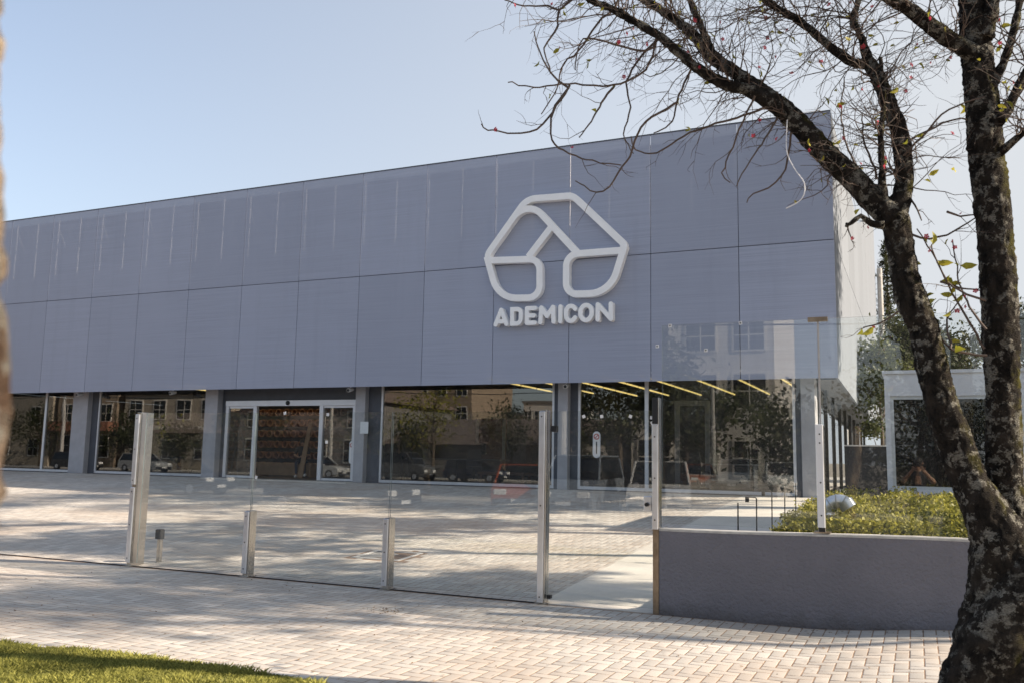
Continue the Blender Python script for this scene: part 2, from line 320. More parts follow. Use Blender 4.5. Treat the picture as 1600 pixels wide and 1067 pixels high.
# ---- pavers
U = 0.11
def pavers(x0, x1, y0, y1):
    out = []
    i0, i1, j0, j1 = int(x0/U)-1, int(x1/U)+1, int(y0/U)-1, int(y1/U)+1
    I, J = np.meshgrid(np.arange(i0, i1), np.arange(j0, j1), indexing='ij'); c = (I-J) % 4
    h = c == 0; v = c == 3
    A = np.concatenate([np.stack([(I[h]+1)*U, (J[h]+.5)*U, np.zeros(h.sum())], 1), np.stack([(I[v]+.5)*U, (J[v]+1)*U, np.ones(v.sum())], 1)])
    hx = np.where(A[:, 2] == 0, U, U/2); hy = np.where(A[:, 2] == 0, U/2, U)
    ok = (np.minimum(A[:, 0]+hx, x1)-np.maximum(A[:, 0]-hx, x0) > .03) & (np.minimum(A[:, 1]+hy, y1)-np.maximum(A[:, 1]-hy, y0) > .03)
    return A[ok]
def paver_geo(A, z, tilt, clip=None, hl=0.1046, hw=0.0496, ch=0.004, dep=0.03):
    n = len(A); o = A[:, 2:3]; sx = np.where(o == 0, hl, hw); sy = np.where(o == 0, hw, hl)
    k = np.array([[-1, -1], [1, -1], [1, 1], [-1, 1]])
    rx = k[None, :, 0]; ry = k[None, :, 1]
    def ring(inset, dz, drop):
        x = A[:, 0:1]+rx*(sx-inset); y = A[:, 1:2]+ry*(sy-inset)
        if clip: x = np.clip(x, clip[0]+.003+inset, clip[1]-.003-inset); y = np.clip(y, clip[2]+.003+inset, clip[3]-.003-inset)
        zz = zg(x, y)+z[:, None]+tilt[:, 0:1]*(rx*sx)+tilt[:, 1:2]*(ry*sy)+dz if drop is None else zg(x, y)+drop
        return np.stack([x, y, zz], -1)
    V = np.concatenate([ring(ch, 0, None), ring(0, -0.0008, None), ring(0, 0, -dep)], 1)
    b = (np.arange(n)*12)[:, None, None]
    F = [[0, 1, 2, 3]]
    for r in (0, 4):
        for i in range(4): j = (i+1) % 4; F.append([r+4+i, r+4+j, r+j, r+i])
    return V.reshape(-1, 3), (b+np.array(F)[None]).reshape(-1, 4)
def paver_field(name, A, parent, dep=0.03, clip=None):
    n = len(A); z = np.abs(rng.normal(0, 0.0004, n)); tl = rng.normal(0, 0.0012, (n, 2)); V, F = paver_geo(A, z, tl, clip, dep=dep)
    o = npmesh(name, V, F, M['paver'], parent, np.repeat(rng.random(n)**1.2, 12)); tag(o, kind='stuff'); return o
grass_edge = [(-40, 5.15), (-9, 5.2), (-7.04, 5.30), (-6.3, 5.46), (-5.2, 5.52), (-4.3, 5.53), (-3.85, 5.42), (-3.5, 5.1), (-3.4, 4.6), (-3.4, 3.2)]
def on_grass(x, y): return (y < np.interp(x, [p[0] for p in grass_edge[:8]], [p[1] for p in grass_edge[:8]])-0.04) & (x < -3.45)
A = pavers(-22, 3.3, 2.0, 9.40)
bx = np.arange(-22, 3.2, U); border = np.stack([bx+U/2, np.full(len(bx), 9.51), np.ones(len(bx))], 1)
A = np.concatenate([A, border]); A = A[~on_grass(A[:, 0], A[:, 1])]
px = np.array([proj((a[0], a[1], 0)) for a in A]); vis = (px[:, 2] > 0.5) & (px[:, 0] > 5) & (px[:, 0] < 1500) & (px[:, 1] < 1064) & ~((px[:, 0] < 520) & (px[:, 1] > 1040))
vis &= (A[:, 1] < 9.28) | (A[:, 1] > 9.45)
vis &= ~((px[:, 0] > 1465) & (px[:, 1] > 985))
order = np.argsort(np.where(vis, px[:, 2], 1e9))[:300]; rest = np.ones(len(A), bool); rest[order] = False
Ar = A[rest]; inner = Ar[:, 1] < 9.45; paver_field('paver_field', Ar[inner], sidewalk, clip=(-22, 3.3, 2.0, 9.40)); paver_field('border_pavers', Ar[~inner], sidewalk)
bpy.data.objects['border_pavers'].name = 'border_course'
protos = {}
for o_ in (0, 1):
    for k in range(6):
        V, F = paver_geo(np.array([[500., 0, o_]]), np.zeros(1), np.zeros((1, 2)))   # flat patch of the walk
        V = V-np.array([500., 0, zg(500., 0)]); me_o = npmesh('paver', V, F, M['paver'], None, np.full(12, (k+.5)/6*random.uniform(.8, 1)))
        protos[o_, k] = me_o.data; bpy.data.objects.remove(me_o)
for idx in order:
    a = A[idx]; o = bpy.data.objects.new('paver', protos[int(a[2]), random.randrange(6)]); COL.objects.link(o); o.parent = sidewalk
    e = 0.05; sl = (zg(a[0]+e, a[1])-zg(a[0]-e, a[1]))/(2*e)
    o.location = (a[0], a[1], float(zg(a[0], a[1]))+.0004+abs(rng.normal(0, 0.0004))); o.rotation_euler = (rng.normal(0, 0.0015), -math.atan(sl)+rng.normal(0, 0.0015), rng.normal(0, 0.005))
B = pavers(-36, -3.99, 9.70, 22.95)
ang = B[:, 0]/B[:, 1]; B = B[(ang > -1.5)]
gx0, gx1, gy0, gy1 = -7.80, -7.02, 11.55, 12.22
B = B[~((B[:, 0] > gx0-.11) & (B[:, 0] < gx1+.11) & (B[:, 1] > gy0-.11) & (B[:, 1] < gy1+.11))]
paver_field('paver_field', B, forecourt, clip=(-36, -3.99, 9.70, 22.95))

# concrete path, slabs with joints
path = MB(); tag(path.slab([(-3.975, 9.67), (-1.2, 9.67), (-1.2, 22.98), (-3.975, 22.98)], lambda x, y: float(zg(x, max(y, 9.67)))-0.10, lambda x, y: float(zg(x, max(y, 9.67)))-0.012).build('path', M['sand']), kind='structure')
path_o = bpy.data.objects['path']
for k in range(9):
    y0 = 9.672+k*1.478; y1 = y0+1.470
    MB().slab([(-3.985, y0), (-1.21, y0), (-1.21, y1), (-3.985, y1)], lambda x, y: 0.80*(y-9.66)/13.34-0.02, lambda x, y: 0.80*(y-9.66)/13.34+0.006).build('slab', M['concrete'], path_o)

# drain grate in the forecourt
g = thing('drain_grate', ((gx0+gx1)/2, (gy0+gy1)/2, float(zg(-6.7, 13))), 'rectangular slatted drain grate set into the forecourt pavers', 'drain grate')
zz = lambda y: float(zg(-7.4, y))+0.007
def sl_box(x0, x1, y0, y1, dz0, dz1): return MB().slab([(x0, y0), (x1, y0), (x1, y1), (x0, y1)], lambda x, y: zz(y)+dz0, lambda x, y: zz(y)+dz1)
for r in ((gx0, gx1, gy0-.03, gy0+.03), (gx0, gx1, gy1-.03, gy1+.03), (gx0-.03, gx0+.03, gy0-.03, gy1+.03), (gx1-.03, gx1+.03, gy0-.03, gy1+.03)): sl_box(*r, -0.05, 0.0 if r[0] == gx0 else -0.002).build('frame_bar', M['cap'], g)
for k in range(8): y = gy0+.05+k*.078; sl_box(gx0+.03, gx1-.03, y, y+.030, -0.0092, -0.0068).build('slat', M['black'], g)
sl_box(gx0, gx1, gy0, gy1, -0.06, -0.009).build('bed', M['cap'], g)

# the street behind the camera (mirrored in the windows)
st = MB(); st.box(-140, 60, -11, -2.05, -0.20, -0.12); tag(st.build('road', M['asphalt']), kind='structure')
kb = MB(); kb.box(-140, 60, -2.04, -1.9, -0.2, 0.0); tag(kb.build('kerb', M['cap']), kind='structure')
fs = MB(); fs.box(-140, 60, -15, -11.01, -0.2, 0.0); tag(fs.build('far_sidewalk', M['concrete']), kind='structure')

# grass strip with blades
gm = MB(); gp = grass_edge+[(-40, 3.2)]
gm.slab(gp, -0.15, 0.018); lawn = gm.build('lawn', M['soil']); tag(lawn, kind='structure')
def blades(n, xr, yr, hmin, hmax):
    x = rng.uniform(*xr, n); y = rng.uniform(*yr, n); e = np.interp(x, [p[0] for p in grass_edge[:8]], [p[1] for p in grass_edge[:8]])
    k = (y < e+np.array([.10*mnoise.noise((a*2.5, 7, 0))+.05*mnoise.noise((a*9, 3, 0)) for a in x])+rng.normal(0, 0.02, n)-0.02) & (x < -3.42+rng.normal(0, .02, n)); return x[k], y[k]
x, y = blades(170000, (-9.5, -3.3), (3.9, 5.65), 0, 0); n = len(x)
dens = np.array([mnoise.noise((a*3, b*3, 0)) for a, b in zip(x, y)])
hh = (rng.uniform(0.018, 0.050, n))*(1+0.8*dens); hh = np.clip(hh, 0.01, 0.12); th = rng.uniform(0, 2*np.pi, n); ln = rng.normal(0, 0.022, (n, 2)); wd = 0.0024
z0 = 0.015+0.03*np.array([mnoise.noise((a*.9, b*.9, 4)) for a, b in zip(x, y)])
dx, dy = np.cos(th)*wd, np.sin(th)*wd
V = np.stack([np.stack([x-dx, y-dy, z0-.01], 1), np.stack([x+dx, y+dy, z0-.01], 1), np.stack([x+ln[:, 0]*.4+dx*.7, y+ln[:, 1]*.4+dy*.7, z0+hh*.6], 1), np.stack([x+ln[:, 0], y+ln[:, 1], z0+hh], 1)], 1)
F = np.arange(n*4).reshape(-1, 4)
tn = np.clip(0.5+0.35*dens+rng.normal(0, .25, n), 0, 1)
go = npmesh('grass', V.reshape(-1, 3), F, M['grass'], None, np.repeat(tn, 4)); tag(go, 'short sunlit green grass at the pavement edge', 'grass', kind='stuff')

# ---------------------------------------------------------------- office building
bld = thing('office_building', (-16, YG, 0.8), 'long grey office building with a perforated screen over a glazed ground floor', 'building')
PW = 2.2915; XC = -1.632; ZB, ZM, ZT = 3.665, 7.04, 10.30
NP = 15
for k in range(NP):
    x1 = XC-k*PW; x0 = x1-PW
    for a, b in ((ZB, ZM), (ZM, ZT)):
        sp_ = MB().box(x0+.008, x1-.008 if k else x1, YF, YF+0.03, a+.010 if a == ZM else a, b-.010 if b == ZM else b); sp_.mi = [0, 0, 0, 0, 1, 0]; sp_.build('screen_panel', [M['screen'], M['screen_back']], bld)
XL = XC-NP*PW
MB().box(XL, XC, YF-.012, YF+.06, ZT+.002, ZT+.03).build('coping', M['dark_grey'], bld)
# side of the screen, pale
for k in range(10):
    y0 = YF+.034+k*2.74; y1 = y0+2.73; d = lambda y: ZB-0.02*(y-YF)
    for a in (0, 1):
        z0, z1 = (d(y0), ZM-.012) if a == 0 else (ZM+.012, ZT)
        z0b = d(y1) if a == 0 else z0
        MB().hexa([(XC-.06, y0, z0), (XC, y0, z0), (XC, y1, z0b), (XC-.06, y1, z0b), (XC-.06, y0, z1), (XC, y0, z1), (XC, y1, z1), (XC-.06, y1, z1)]).build('side_panel', M['screen_white'], bld)
MB().hexa([(XC-.06, 34.0, ZT+.004), (XC, 34.0, ZT+.004), (XC, 50, ZT+.004), (XC-.06, 50, ZT+.004), (XC-.06, 34.0, ZT+.02), (XC, 34.0, ZT+.02), (XC, 50, 14.6), (XC-.06, 50, 14.6)]).build('side_parapet', M['screen_white'], bld)
MB().box(XL, XC-.07, 24.31, 48, 9.25, 9.75).build('roof', M['dark_grey'], bld)
MB().box(XL, XC-.3, 24.05, 24.3, 4.15, 10.60).build('upper_wall', M['dark_grey'], bld)
# frame behind the screen: sunlit struts
for k in range(2*NP):
    x = XC-.14-k*PW/2
    for z0, z1 in ((8.10, 9.08), (9.22, 10.2)): MB().box(x-.022, x+.022, 22.82, 22.86, z0, z1).build('strut', M['white_plastic'], bld)
for k in range(NP):
    x = XC-.14-k*PW
    MB().tube([(x-.03, 22.84, 10.0), (x-.75, 23.55, 9.75)], 0.02, 6).build('brace', M['white_plastic'], bld)
    MB().tube([(x-.03, 22.84, 9.95), (x-.40, 23.55, 9.3)], 0.02, 6).build('brace', M['white_plastic'], bld)
for z in (4.6, 7.04): MB().box(XL, XC-.1, 22.9, 22.96, z-.03, z+.03).build('rail', M['dark_grey'], bld)
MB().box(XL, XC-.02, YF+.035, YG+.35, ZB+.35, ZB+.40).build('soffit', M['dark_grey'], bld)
# ground floor
ZF = 0.82
MB().box(XL, -2.2, YG-.12, 46, 0.55, ZF-.02).build('plinth', M['dark_grey'], bld)
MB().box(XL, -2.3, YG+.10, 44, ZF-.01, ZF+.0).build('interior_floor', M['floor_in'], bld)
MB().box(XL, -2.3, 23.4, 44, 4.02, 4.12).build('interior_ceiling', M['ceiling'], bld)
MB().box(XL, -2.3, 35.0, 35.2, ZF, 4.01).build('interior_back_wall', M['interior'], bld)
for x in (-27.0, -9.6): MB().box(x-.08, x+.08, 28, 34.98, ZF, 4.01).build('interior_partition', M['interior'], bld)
ZGT = 4.0                                             # head of the glazing, hidden behind the screen
def column(x0, x1, m='col_grey', y0=-.25, y1=.3, z1=ZGT+.1): MB().bev(x0, x1, YG+y0, YG+y1, 0.78, z1, .012).build('column', M[m], bld)
column(-28.02, -27.25); column(-21.75, -21.2); column(-15.72, -15.36); column(-9.02, -8.72); column(-2.56, -2.22, y0=-.3)
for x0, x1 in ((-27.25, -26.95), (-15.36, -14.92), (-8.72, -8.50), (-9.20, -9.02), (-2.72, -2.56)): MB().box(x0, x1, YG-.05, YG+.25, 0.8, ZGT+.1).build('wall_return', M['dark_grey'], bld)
def window(x0, x1, mull=(), sill=0.0, zt=ZGT):
    w_ = MB().box(x0, x1, YG-.03, YG+.03, ZF-.005+sill, ZF+.075+sill).build('window', M['alu'], bld)
    for a, b in ((x0, x0+.07), (x1-.07, x1)): MB().box(a, b, YG-.034, YG+.034, ZF+.075+sill, zt).build('frame', M['alu'], w_)
    MB().box(x0+.07, x1-.07, YG-.03, YG+.03, zt-.06, zt).build('frame', M['alu'], w_)
    xs = [x0+.07]+[v for m_ in mull for v in (m_-.05, m_+.05)]+[x1-.07]
    for m_ in mull: MB().box(m_-.05, m_+.05, YG-.034, YG+.034, ZF+.075+sill, zt-.06).build('mullion', M['alu'], w_)
    for i in range(0, len(xs), 2): MB().box(xs[i], xs[i+1], YG-.005, YG+.005, ZF+.075+sill, zt-.06).build('pane', M['glass_win'], w_)
    return w_
window(-36, -28.04, (-29.69, -33)); window(-26.95, -21.77, ()); window(-14.92, -9.2, ()); window(-8.50, -2.72, (-6.55,))
# recess round the door
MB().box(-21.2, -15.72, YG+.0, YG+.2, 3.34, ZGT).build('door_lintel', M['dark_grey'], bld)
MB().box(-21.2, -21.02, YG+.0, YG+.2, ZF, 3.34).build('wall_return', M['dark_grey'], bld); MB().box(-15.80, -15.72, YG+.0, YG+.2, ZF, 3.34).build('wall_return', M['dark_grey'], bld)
door = MB().box(-21.0, -15.82, YG-.08, YG+.06, 3.16, 3.335).build('sliding_door', M['alu'], bld)
for x0, x1 in ((-21.0, -20.88), (-19.84, -19.70), (-17.19, -17.05), (-15.93, -15.82)): MB().box(x0, x1, YG-.06, YG+.05, ZF, 3.158).build('jamb', M['alu'], door)
for x0, x1 in ((-20.88, -19.84), (-17.05, -15.93)):
    MB().box(x0, x1, YG-.03, YG+.03, ZF, ZF+.07).build('bottom_rail', M['alu'], door); MB().box(x0, x1, YG-.03, YG+.03, 3.09, 3.155).build('top_rail', M['alu'], door)
    MB().box(x0, x1, YG-.005, YG+.005, ZF+.07, 3.09).build('pane', M['glass_win'], door)
ds = MB(); ds.tube([(-18.43, YG-.08, 3.25), (-18.43, YG-.11, 3.25), (-18.43, YG-.13, 3.25)], [.075, .07, .03], 14); ds.build('door_sensor', M['black'], door)
MB().box(-21.3, -15.6, YG-.75, YG-.06, 0.72, ZF-.015).build('door_step', M['concrete'], bld)
# glazed side of the ground floor
for k in range(10):
    y0 = YG+.35+k*2.5
    MB().hexa([(-2.34, y0-.3, ZB+.06-.02*(y0-YF)), (XC-.065, y0-.3, ZB+.06-.02*(y0-YF)), (XC-.065, y0+2.2, ZB+.06-.02*(y0+2.5-YF)), (-2.34, y0+2.2, ZB+.06-.02*(y0+2.5-YF)), (-2.34, y0-.3, ZB+.12-.02*(y0-YF)), (XC-.065, y0-.3, ZB+.12-.02*(y0-YF)), (XC-.065, y0+2.2, ZB+.12-.02*(y0+2.5-YF)), (-2.34, y0+2.2, ZB+.12-.02*(y0+2.5-YF))]).build('side_soffit', M['dark_grey'], bld)
    MB().box(-2.262, -2.25, y0+.05, y0+2.45, ZF+.08, ZGT).build('side_pane', M['glass_win'], bld); MB().box(-2.30, -2.20, y0-.05, y0+.05, ZF, ZGT).build('side_mullion', M['black'], bld)
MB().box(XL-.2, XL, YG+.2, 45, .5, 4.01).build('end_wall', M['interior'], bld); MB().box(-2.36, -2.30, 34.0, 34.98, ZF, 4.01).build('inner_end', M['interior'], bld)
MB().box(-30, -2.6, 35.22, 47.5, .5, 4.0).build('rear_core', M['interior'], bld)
# ceiling lamps
lastw = None; rank = 0
for k in range(20):
    x = -3.3-k*1.16
    if -21 < x < -12.3 or x < -25: continue
    wn_ = 'in the window by the corner' if x > -6.5 else 'just right of the middle column' if x > -8.8 else 'in the wide window' if x > -15 else 'left of the entrance'
    if wn_ != lastw: rank = 0; lastw = wn_
    rank += 1
    l = thing('strip_lamp', (x, 25, 3.9), f"{('first', 'second', 'third', 'fourth', 'fifth', 'sixth', 'seventh')[rank-1]} from the right of the yellow ceiling lamps {wn_}", 'ceiling lamp', 'linear ceiling lamps in the hall')
    for j in range(6): MB().box(x-.018, x+.018, 23.42+j*1.30, 24.58+j*1.30, 3.90, 3.94).build('lamp_tube', M['lamp'], l)
    MB().box(x-.05, x+.05, 23.42, 31.1, 3.945, 3.98).build('housing', M['black'], l)

for x in (-23.2, -21.4, -19.6):  # added fill lamps, hidden above the lintel, put in to brighten the tube wall
    l = thing('fill_lamp', (x, 26.4, 3.7), {-23.2: 'left', -21.4: 'middle', -19.6: 'right'}[x]+' of three added fill lamps brightening the tube wall, hidden above the entrance', 'ceiling lamp', 'added fill lamps over the tube wall')
    MB().box(x-.5, x+.5, 25.9, 26.0, 3.72, 3.76).build('lamp_tube', M['fill_warm'], l); MB().box(x-.52, x+.52, 25.88, 26.02, 3.765, 3.80).build('housing', M['black'], l)
# ---------------------------------------------------------------- sign
def Lg(x, y): p = at(740+x/4.267, 280+y/4.267, YF-.10); return (p[0], p[2])
def rounded(pts, rad, closed=False):
    out = []; n = len(pts)
    for i, p in enumerate(pts):
        r = rad[i]
        if r <= 0 or (not closed and i in (0, n-1)): out.append(p); continue
        a = np.array(pts[i-1]); b = np.array(p); c = np.array(pts[(i+1) % n]); u = _n(a-b); v = _n(c-b)
        half = math.acos(max(-1, min(1, float(u.dot(v)))))/2; t = min(r/math.tan(half), .48*np.linalg.norm(a-b), .48*np.linalg.norm(c-b)); r2 = t*math.tan(half)
        ctr = b+_n(u+v)*(r2/math.sin(half)); a0 = b+u*t-ctr; a1 = b+v*t-ctr; th0 = math.atan2(a0[1], a0[0]); th1 = math.atan2(a1[1], a1[0]); dth = (th1-th0+math.pi) % (2*math.pi)-math.pi
        for k in range(9): th = th0+dth*k/8; out.append((ctr[0]+r2*math.cos(th), ctr[1]+r2*math.sin(th)))
    return out
def stroke(mb, pts, hw, y0, y1, closed=False, cap=False):
    P = [np.array(p, float) for p in pts]; n = len(P); Lp, Rp = [], []
    for i in range(n):
        a = P[i-1] if (closed or i) else P[i]; c = P[(i+1) % n] if (closed or i < n-1) else P[i]
        t1 = _n(P[i]-a) if np.linalg.norm(P[i]-a) > 1e-9 else None; t2 = _n(c-P[i]) if np.linalg.norm(c-P[i]) > 1e-9 else None
        t1 = t2 if t1 is None else t1; t2 = t1 if t2 is None else t2
        nn = _n(np.array([-(t1+t2)[1], (t1+t2)[0]])); m = hw/max(.45, float(nn.dot(np.array([-t1[1], t1[0]])))); Lp.append(P[i]+nn*m); Rp.append(P[i]-nn*m)
    if closed:
        b = len(mb.v)
        for i in range(n):
            for q, y in ((Lp[i], y0), (Rp[i], y0), (Rp[i], y1), (Lp[i], y1)): mb.v.append((q[0], y, q[1]))
        for i in range(n):
            j = (i+1) % n
            for k in range(4): k2 = (k+1) % 4; mb.face([b+4*i+k, b+4*i+k2, b+4*j+k2, b+4*j+k])
    else:
        poly = list(Lp)
        if cap:
            t = _n(P[-1]-P[-2]); a0 = math.atan2(t[1], t[0])+math.pi/2; poly += [P[-1]+hw*np.array([math.cos(a0-math.pi*k/10), math.sin(a0-math.pi*k/10)]) for k in range(1, 10)]
        poly += Rp[::-1]
        if cap:
            t = _n(P[0]-P[1]); a0 = math.atan2(t[1], t[0])+math.pi/2; poly += [P[0]+hw*np.array([math.cos(a0-math.pi*k/10), math.sin(a0-math.pi*k/10)]) for k in range(1, 10)]
        mb.prism([(q[0], q[1]) for q in poly], y0, y1)
c0 = Lg(560, 600)
sign = thing('wall_sign', (c0[0], YF-.02, Lg(560, 985)[1]), 'raised white house-shaped emblem and ADEMICON lettering on the grey screen', 'sign')
W = 0.092; ya, yb = YF-.20, YF-.008
e = MB()
stroke(e, rounded([Lg(103, 548), Lg(172, 798), Lg(448, 795), Lg(448, 537)], [0, 2.2*.55, .32, .32], True), W, ya, yb, True)
stroke(e, rounded([Lg(1003, 480), Lg(915, 765), Lg(624, 772), Lg(626, 508)], [0, 1.0, .32, .32], True), W, ya-.002, yb+.001, True)
stroke(e, rounded([Lg(106, 556), Lg(103, 505), Lg(362, 140), Lg(668, 117), Lg(1010, 440), Lg(1001, 486)], [0, .25, .55, .4, .25, 0]), W, ya-.004, yb+.002)
stroke(e, rounded([Lg(180, 396), Lg(364, 137), Lg(694, 494)], [0, .62, 0]), W, ya+.002, yb+.003)
stroke(e, [Lg(525, 325), Lg(372, 524)], W, ya+.004, yb+.004)
e.build('emblem', M['sign'], sign)
ZL0 = Lg(400, 985)[1]; CAPH = Lg(400, 868)[1]-ZL0
ZL0 = at(775+8, 511, YF-.1)[2]+.0; CAPH = 0.525
def letter(ch, xa, xb, shapes):
    XA, XB = at(740+xa/4.267, 500, YF-.1)[0], at(740+xb/4.267, 500, YF-.1)[0]; hw = .060; mb = MB(); k = 0
    for pts, rad in shapes:
        q = [(XA+hw+(XB-XA-2*hw)*u, ZL0+hw+(CAPH-2*hw)*v) for u, v in pts]
        if rad is None:                                   # straight strokes with round ends
            for a, b in zip(q[:-1], q[1:]): stroke(mb, [a, b], hw, YF-.20-.0012*k, YF-.01+.0008*k, cap=True); k += 1
        elif pts[0] == pts[-1]: stroke(mb, rounded(q[:-1], [r*.5 for r in rad], True), hw, YF-.20-.0012*k, YF-.01+.0008*k, True); k += 1
        else: stroke(mb, rounded(q, [r*.5 for r in rad]), hw, YF-.20-.0012*k, YF-.01+.0008*k, cap=True); k += 1
    mb.build('letter_'+ch.lower(), M['sign'], sign)
letter('A', 143, 241, [([(0, 0), (.5, 1), (1, 0)], None), ([(.16, .20), (.84, .20)], None)])
letter('D', 252, 336, [([(0, 0), (0, 1), (1, 1), (1, 0), (0, 0)], [0, 0, .34, .34])])
letter('E', 350, 430, [([(1, 1), (0, 1), (0, 0), (1, 0)], None), ([(0, .5), (.85, .5)], None)])
letter('M', 440, 555, [([(0, 0), (.06, 1), (.5, .40), (.94, 1), (1, 0)], None)])
letter('I', 565, 606, [([(.5, 0), (.5, 1)], None)])
letter('C', 610, 697, [([(1, .80), (.75, 1), (.25, 1), (0, .72), (0, .28), (.25, 0), (.75, 0), (1, .20)], [0, .3, .3, .3, .3, .3, .3, 0])])
letter('O', 705, 808, [([(.28, 1), (.72, 1), (1, .7), (1, .3), (.72, 0), (.28, 0), (0, .3), (0, .7), (.28, 1)], [.3]*8)])
letter('N', 820, 936, [([(0, 0), (0, 1), (1, 0), (1, 1)], None)])

# cameras under the screen, notices
for px_, lab in ((126, 'leftmost small white security camera, above the left plaster column'), (548, 'small white security camera just right of the entrance door'), (885, 'small white security camera above the narrow middle column'), (271, 'small white security camera above the pane left of the entrance')):
    p = at(px_, 604, YF+.25); x_ = p[0]
    s = thing('security_camera', (x_, YF+.25, ZB), lab, 'camera', 'security cameras under the screen')
    MB().cyl((x_, YF+.25, ZB+.36), (x_, YF+.25, ZB-.02), .02).build('stem', M['white_plastic'], s)
    MB().tube([(x_-.02, YF+.38, ZB-.04), (x_, YF+.25, ZB-.06), (x_+.02, YF+.10, ZB-.09)], [.05, .06, .06], 12).build('housing', M['white_plastic'], s)
    MB().cyl((x_+.021, YF+.099, ZB-.09), (x_+.023, YF+.08, ZB-.092), .045).build('lens', M['black'], s)
p = at(567, 668, YG-.262); n_ = thing('paper_notice', (p[0], YG-.255, p[2]-.2), 'pale blue paper notice stuck on the column right of the entrance', 'notice')
MB().box(p[0]-.10, p[0]+.19, YG-.262, YG-.254, p[2]-.17, p[2]+.19).build('sheet', M['paper'], n_)
def sticker(px_, py_, lab):
    p = at(px_, py_, YG-.02); s = thing('oval_sticker', (p[0], YG-.012, p[2]-.25), lab, 'sticker', 'upright oval stickers on the glazing')
    def oval(rx, rz): return [(p[0]+rx*math.cos(a)*1.0, p[2]+(rz-rx)*(1 if math.sin(a) > 0 else -1)+rx*math.sin(a)) for a in np.linspace(0.001, 2*math.pi+.001, 24, endpoint=False)]
    MB().prism(oval(.11, .36), YG-.016, YG-.010).build('backing', M['paper'], s)
    MB().prism(oval(.085, .33), YG-.019, YG-.0165).build('face', M['white_plastic'], s)
    c = []
    for k in range(16): a = 2*math.pi*k/16; c.append((p[0]+.07*math.cos(a), p[2]+.22+.07*math.sin(a)))
    mb = MB(); stroke(mb, c, .012, YG-.023, YG-.0195, True); stroke(mb, [(p[0]-.05, p[2]+.17), (p[0]+.05, p[2]+.27)], .011, YG-.0225, YG-.0195); mb.build('ring', M['red'], s)
    MB().box(p[0]-.015, p[0]+.02, YG-.022, YG-.0195, p[2]-.25, p[2]+.08).build('print', M['black'], s)
sticker(550, 706, 'white oval no-smoking sticker on the right pane of the entrance'); sticker(932, 694, 'white oval sticker on the window right of the middle column')

# ---------------------------------------------------------------- inside
pan = thing('tube_wall', (-21.7, 27.4, ZF), 'brown feature wall of round tubes seen through the entrance', 'wall panel')
MB().box(-24.9, -18.5, 27.45, 27.55, ZF, 3.85).build('backing', M['cloth_d'], pan)
tm = MB(); 
for r0, r1, y0, y1 in ((.13, .13, 27.18, 27.44),):
    n = 14; b = 0
    for yy, rr in ((27.18, .135), (27.44, .135), (27.44, .105), (27.18, .105)):
        for k in range(n): a = 2*math.pi*k/n; tm.v.append((rr*math.cos(a), yy-27.45, rr*math.sin(a)))
    for q in range(4):
        for k in range(n): tm.face([q*n+k, q*n+(k+1) % n, ((q+1) % 4)*n+(k+1) % n, ((q+1) % 4)*n+k])
tp = tm.build('tube', M['brown'], pan, local=True); first = True
for i in range(16):
    for j in range(8):
        o = tp if first else link_copy(tp, pan); first = False
        o.location = (-24.6+i*.37+21.7, .05, .35+j*.40)
def bench(x0, x1, y0, y1, h, lab):
    b = thing('bench', ((x0+x1)/2, (y0+y1)/2, ZF), lab, 'bench'); MB().bev(x0, x1, y0, y1, ZF+h-.12, ZF+h, .01).build('seat', M['wood'], b)
    for x in (x0+.08, x1-.08): MB().box(x-.05, x+.05, y0+.04, y1-.04, ZF, ZF+h-.12).build('leg', M['wood'], b)
    MB().box(x0+.13, x1-.13, y0+.02, y0+.05, ZF+.05, ZF+h-.12).build('front_board', M['wood'], b)
bench(-21.6, -19.2, 25.6, 26.2, .48, 'low pale wooden bench with a person sitting on it, inside the entrance'); bench(-19.0, -17.5, 25.9, 26.4, .42, 'low pale wooden bench behind the right pane of the entrance')
b = thing('plank', (-19.6, 25.3, ZF), 'pale wooden board standing upright inside the entrance', 'board'); MB().hexa([(-19.45, 25.2, ZF), (-19.25, 25.2, ZF), (-19.25, 25.24, ZF), (-19.45, 25.24, ZF), (-19.3, 25.5, ZF+1.9), (-19.15, 25.5, ZF+1.9), (-19.15, 25.54, ZF+1.9), (-19.3, 25.54, ZF+1.9)]).build('board', M['wood'], b)
M['alu_dull'] = mat('dull_aluminium', (.16, .17, .19), .5, .3)
ld = thing('step_ladder', (-22.2, 25.2, ZF), 'grey step ladder standing behind the left pane of the entrance', 'ladder')
for dx in (-.25, .25): MB().tube([(-22.15+dx, 24.6, ZF), (-22.15+dx*.7, 25.1, ZF+1.7)], .025, 6).build('rail', M['alu_dull'], ld); MB().tube([(-22.15+dx, 25.6, ZF), (-22.15+dx*.7, 25.12, ZF+1.7)], .02, 6).build('rear_rail', M['alu_dull'], ld)
for k in range(6): t = .12+k*.15; MB().box(-22.4+.05*t, -21.9-.05*t, 24.6+.5*t-.04, 24.6+.5*t+.06, ZF+1.7*t, ZF+1.7*t+.03).build('tread', M['alu_dull'], ld)
def desk(x, y, wd, lab):
    d = thing('desk', (x, y, ZF), lab, 'desk', 'desks in the glazed hall'); MB().bev(x-wd/2, x+wd/2, y-.35, y+.35, ZF+.71, ZF+.75, .008).build('desktop', M['fabric_l'], d)
    for sx in (-1, 1): MB().box(x+sx*(wd/2-.05)-.02, x+sx*(wd/2-.05)+.02, y-.32, y+.32, ZF, ZF+.71).build('side', M['fabric'], d)
    MB().box(x-wd/2+.08, x+wd/2-.08, y+.25, y+.27, ZF+.25, ZF+.7).build('modesty_panel', M['fabric'], d)
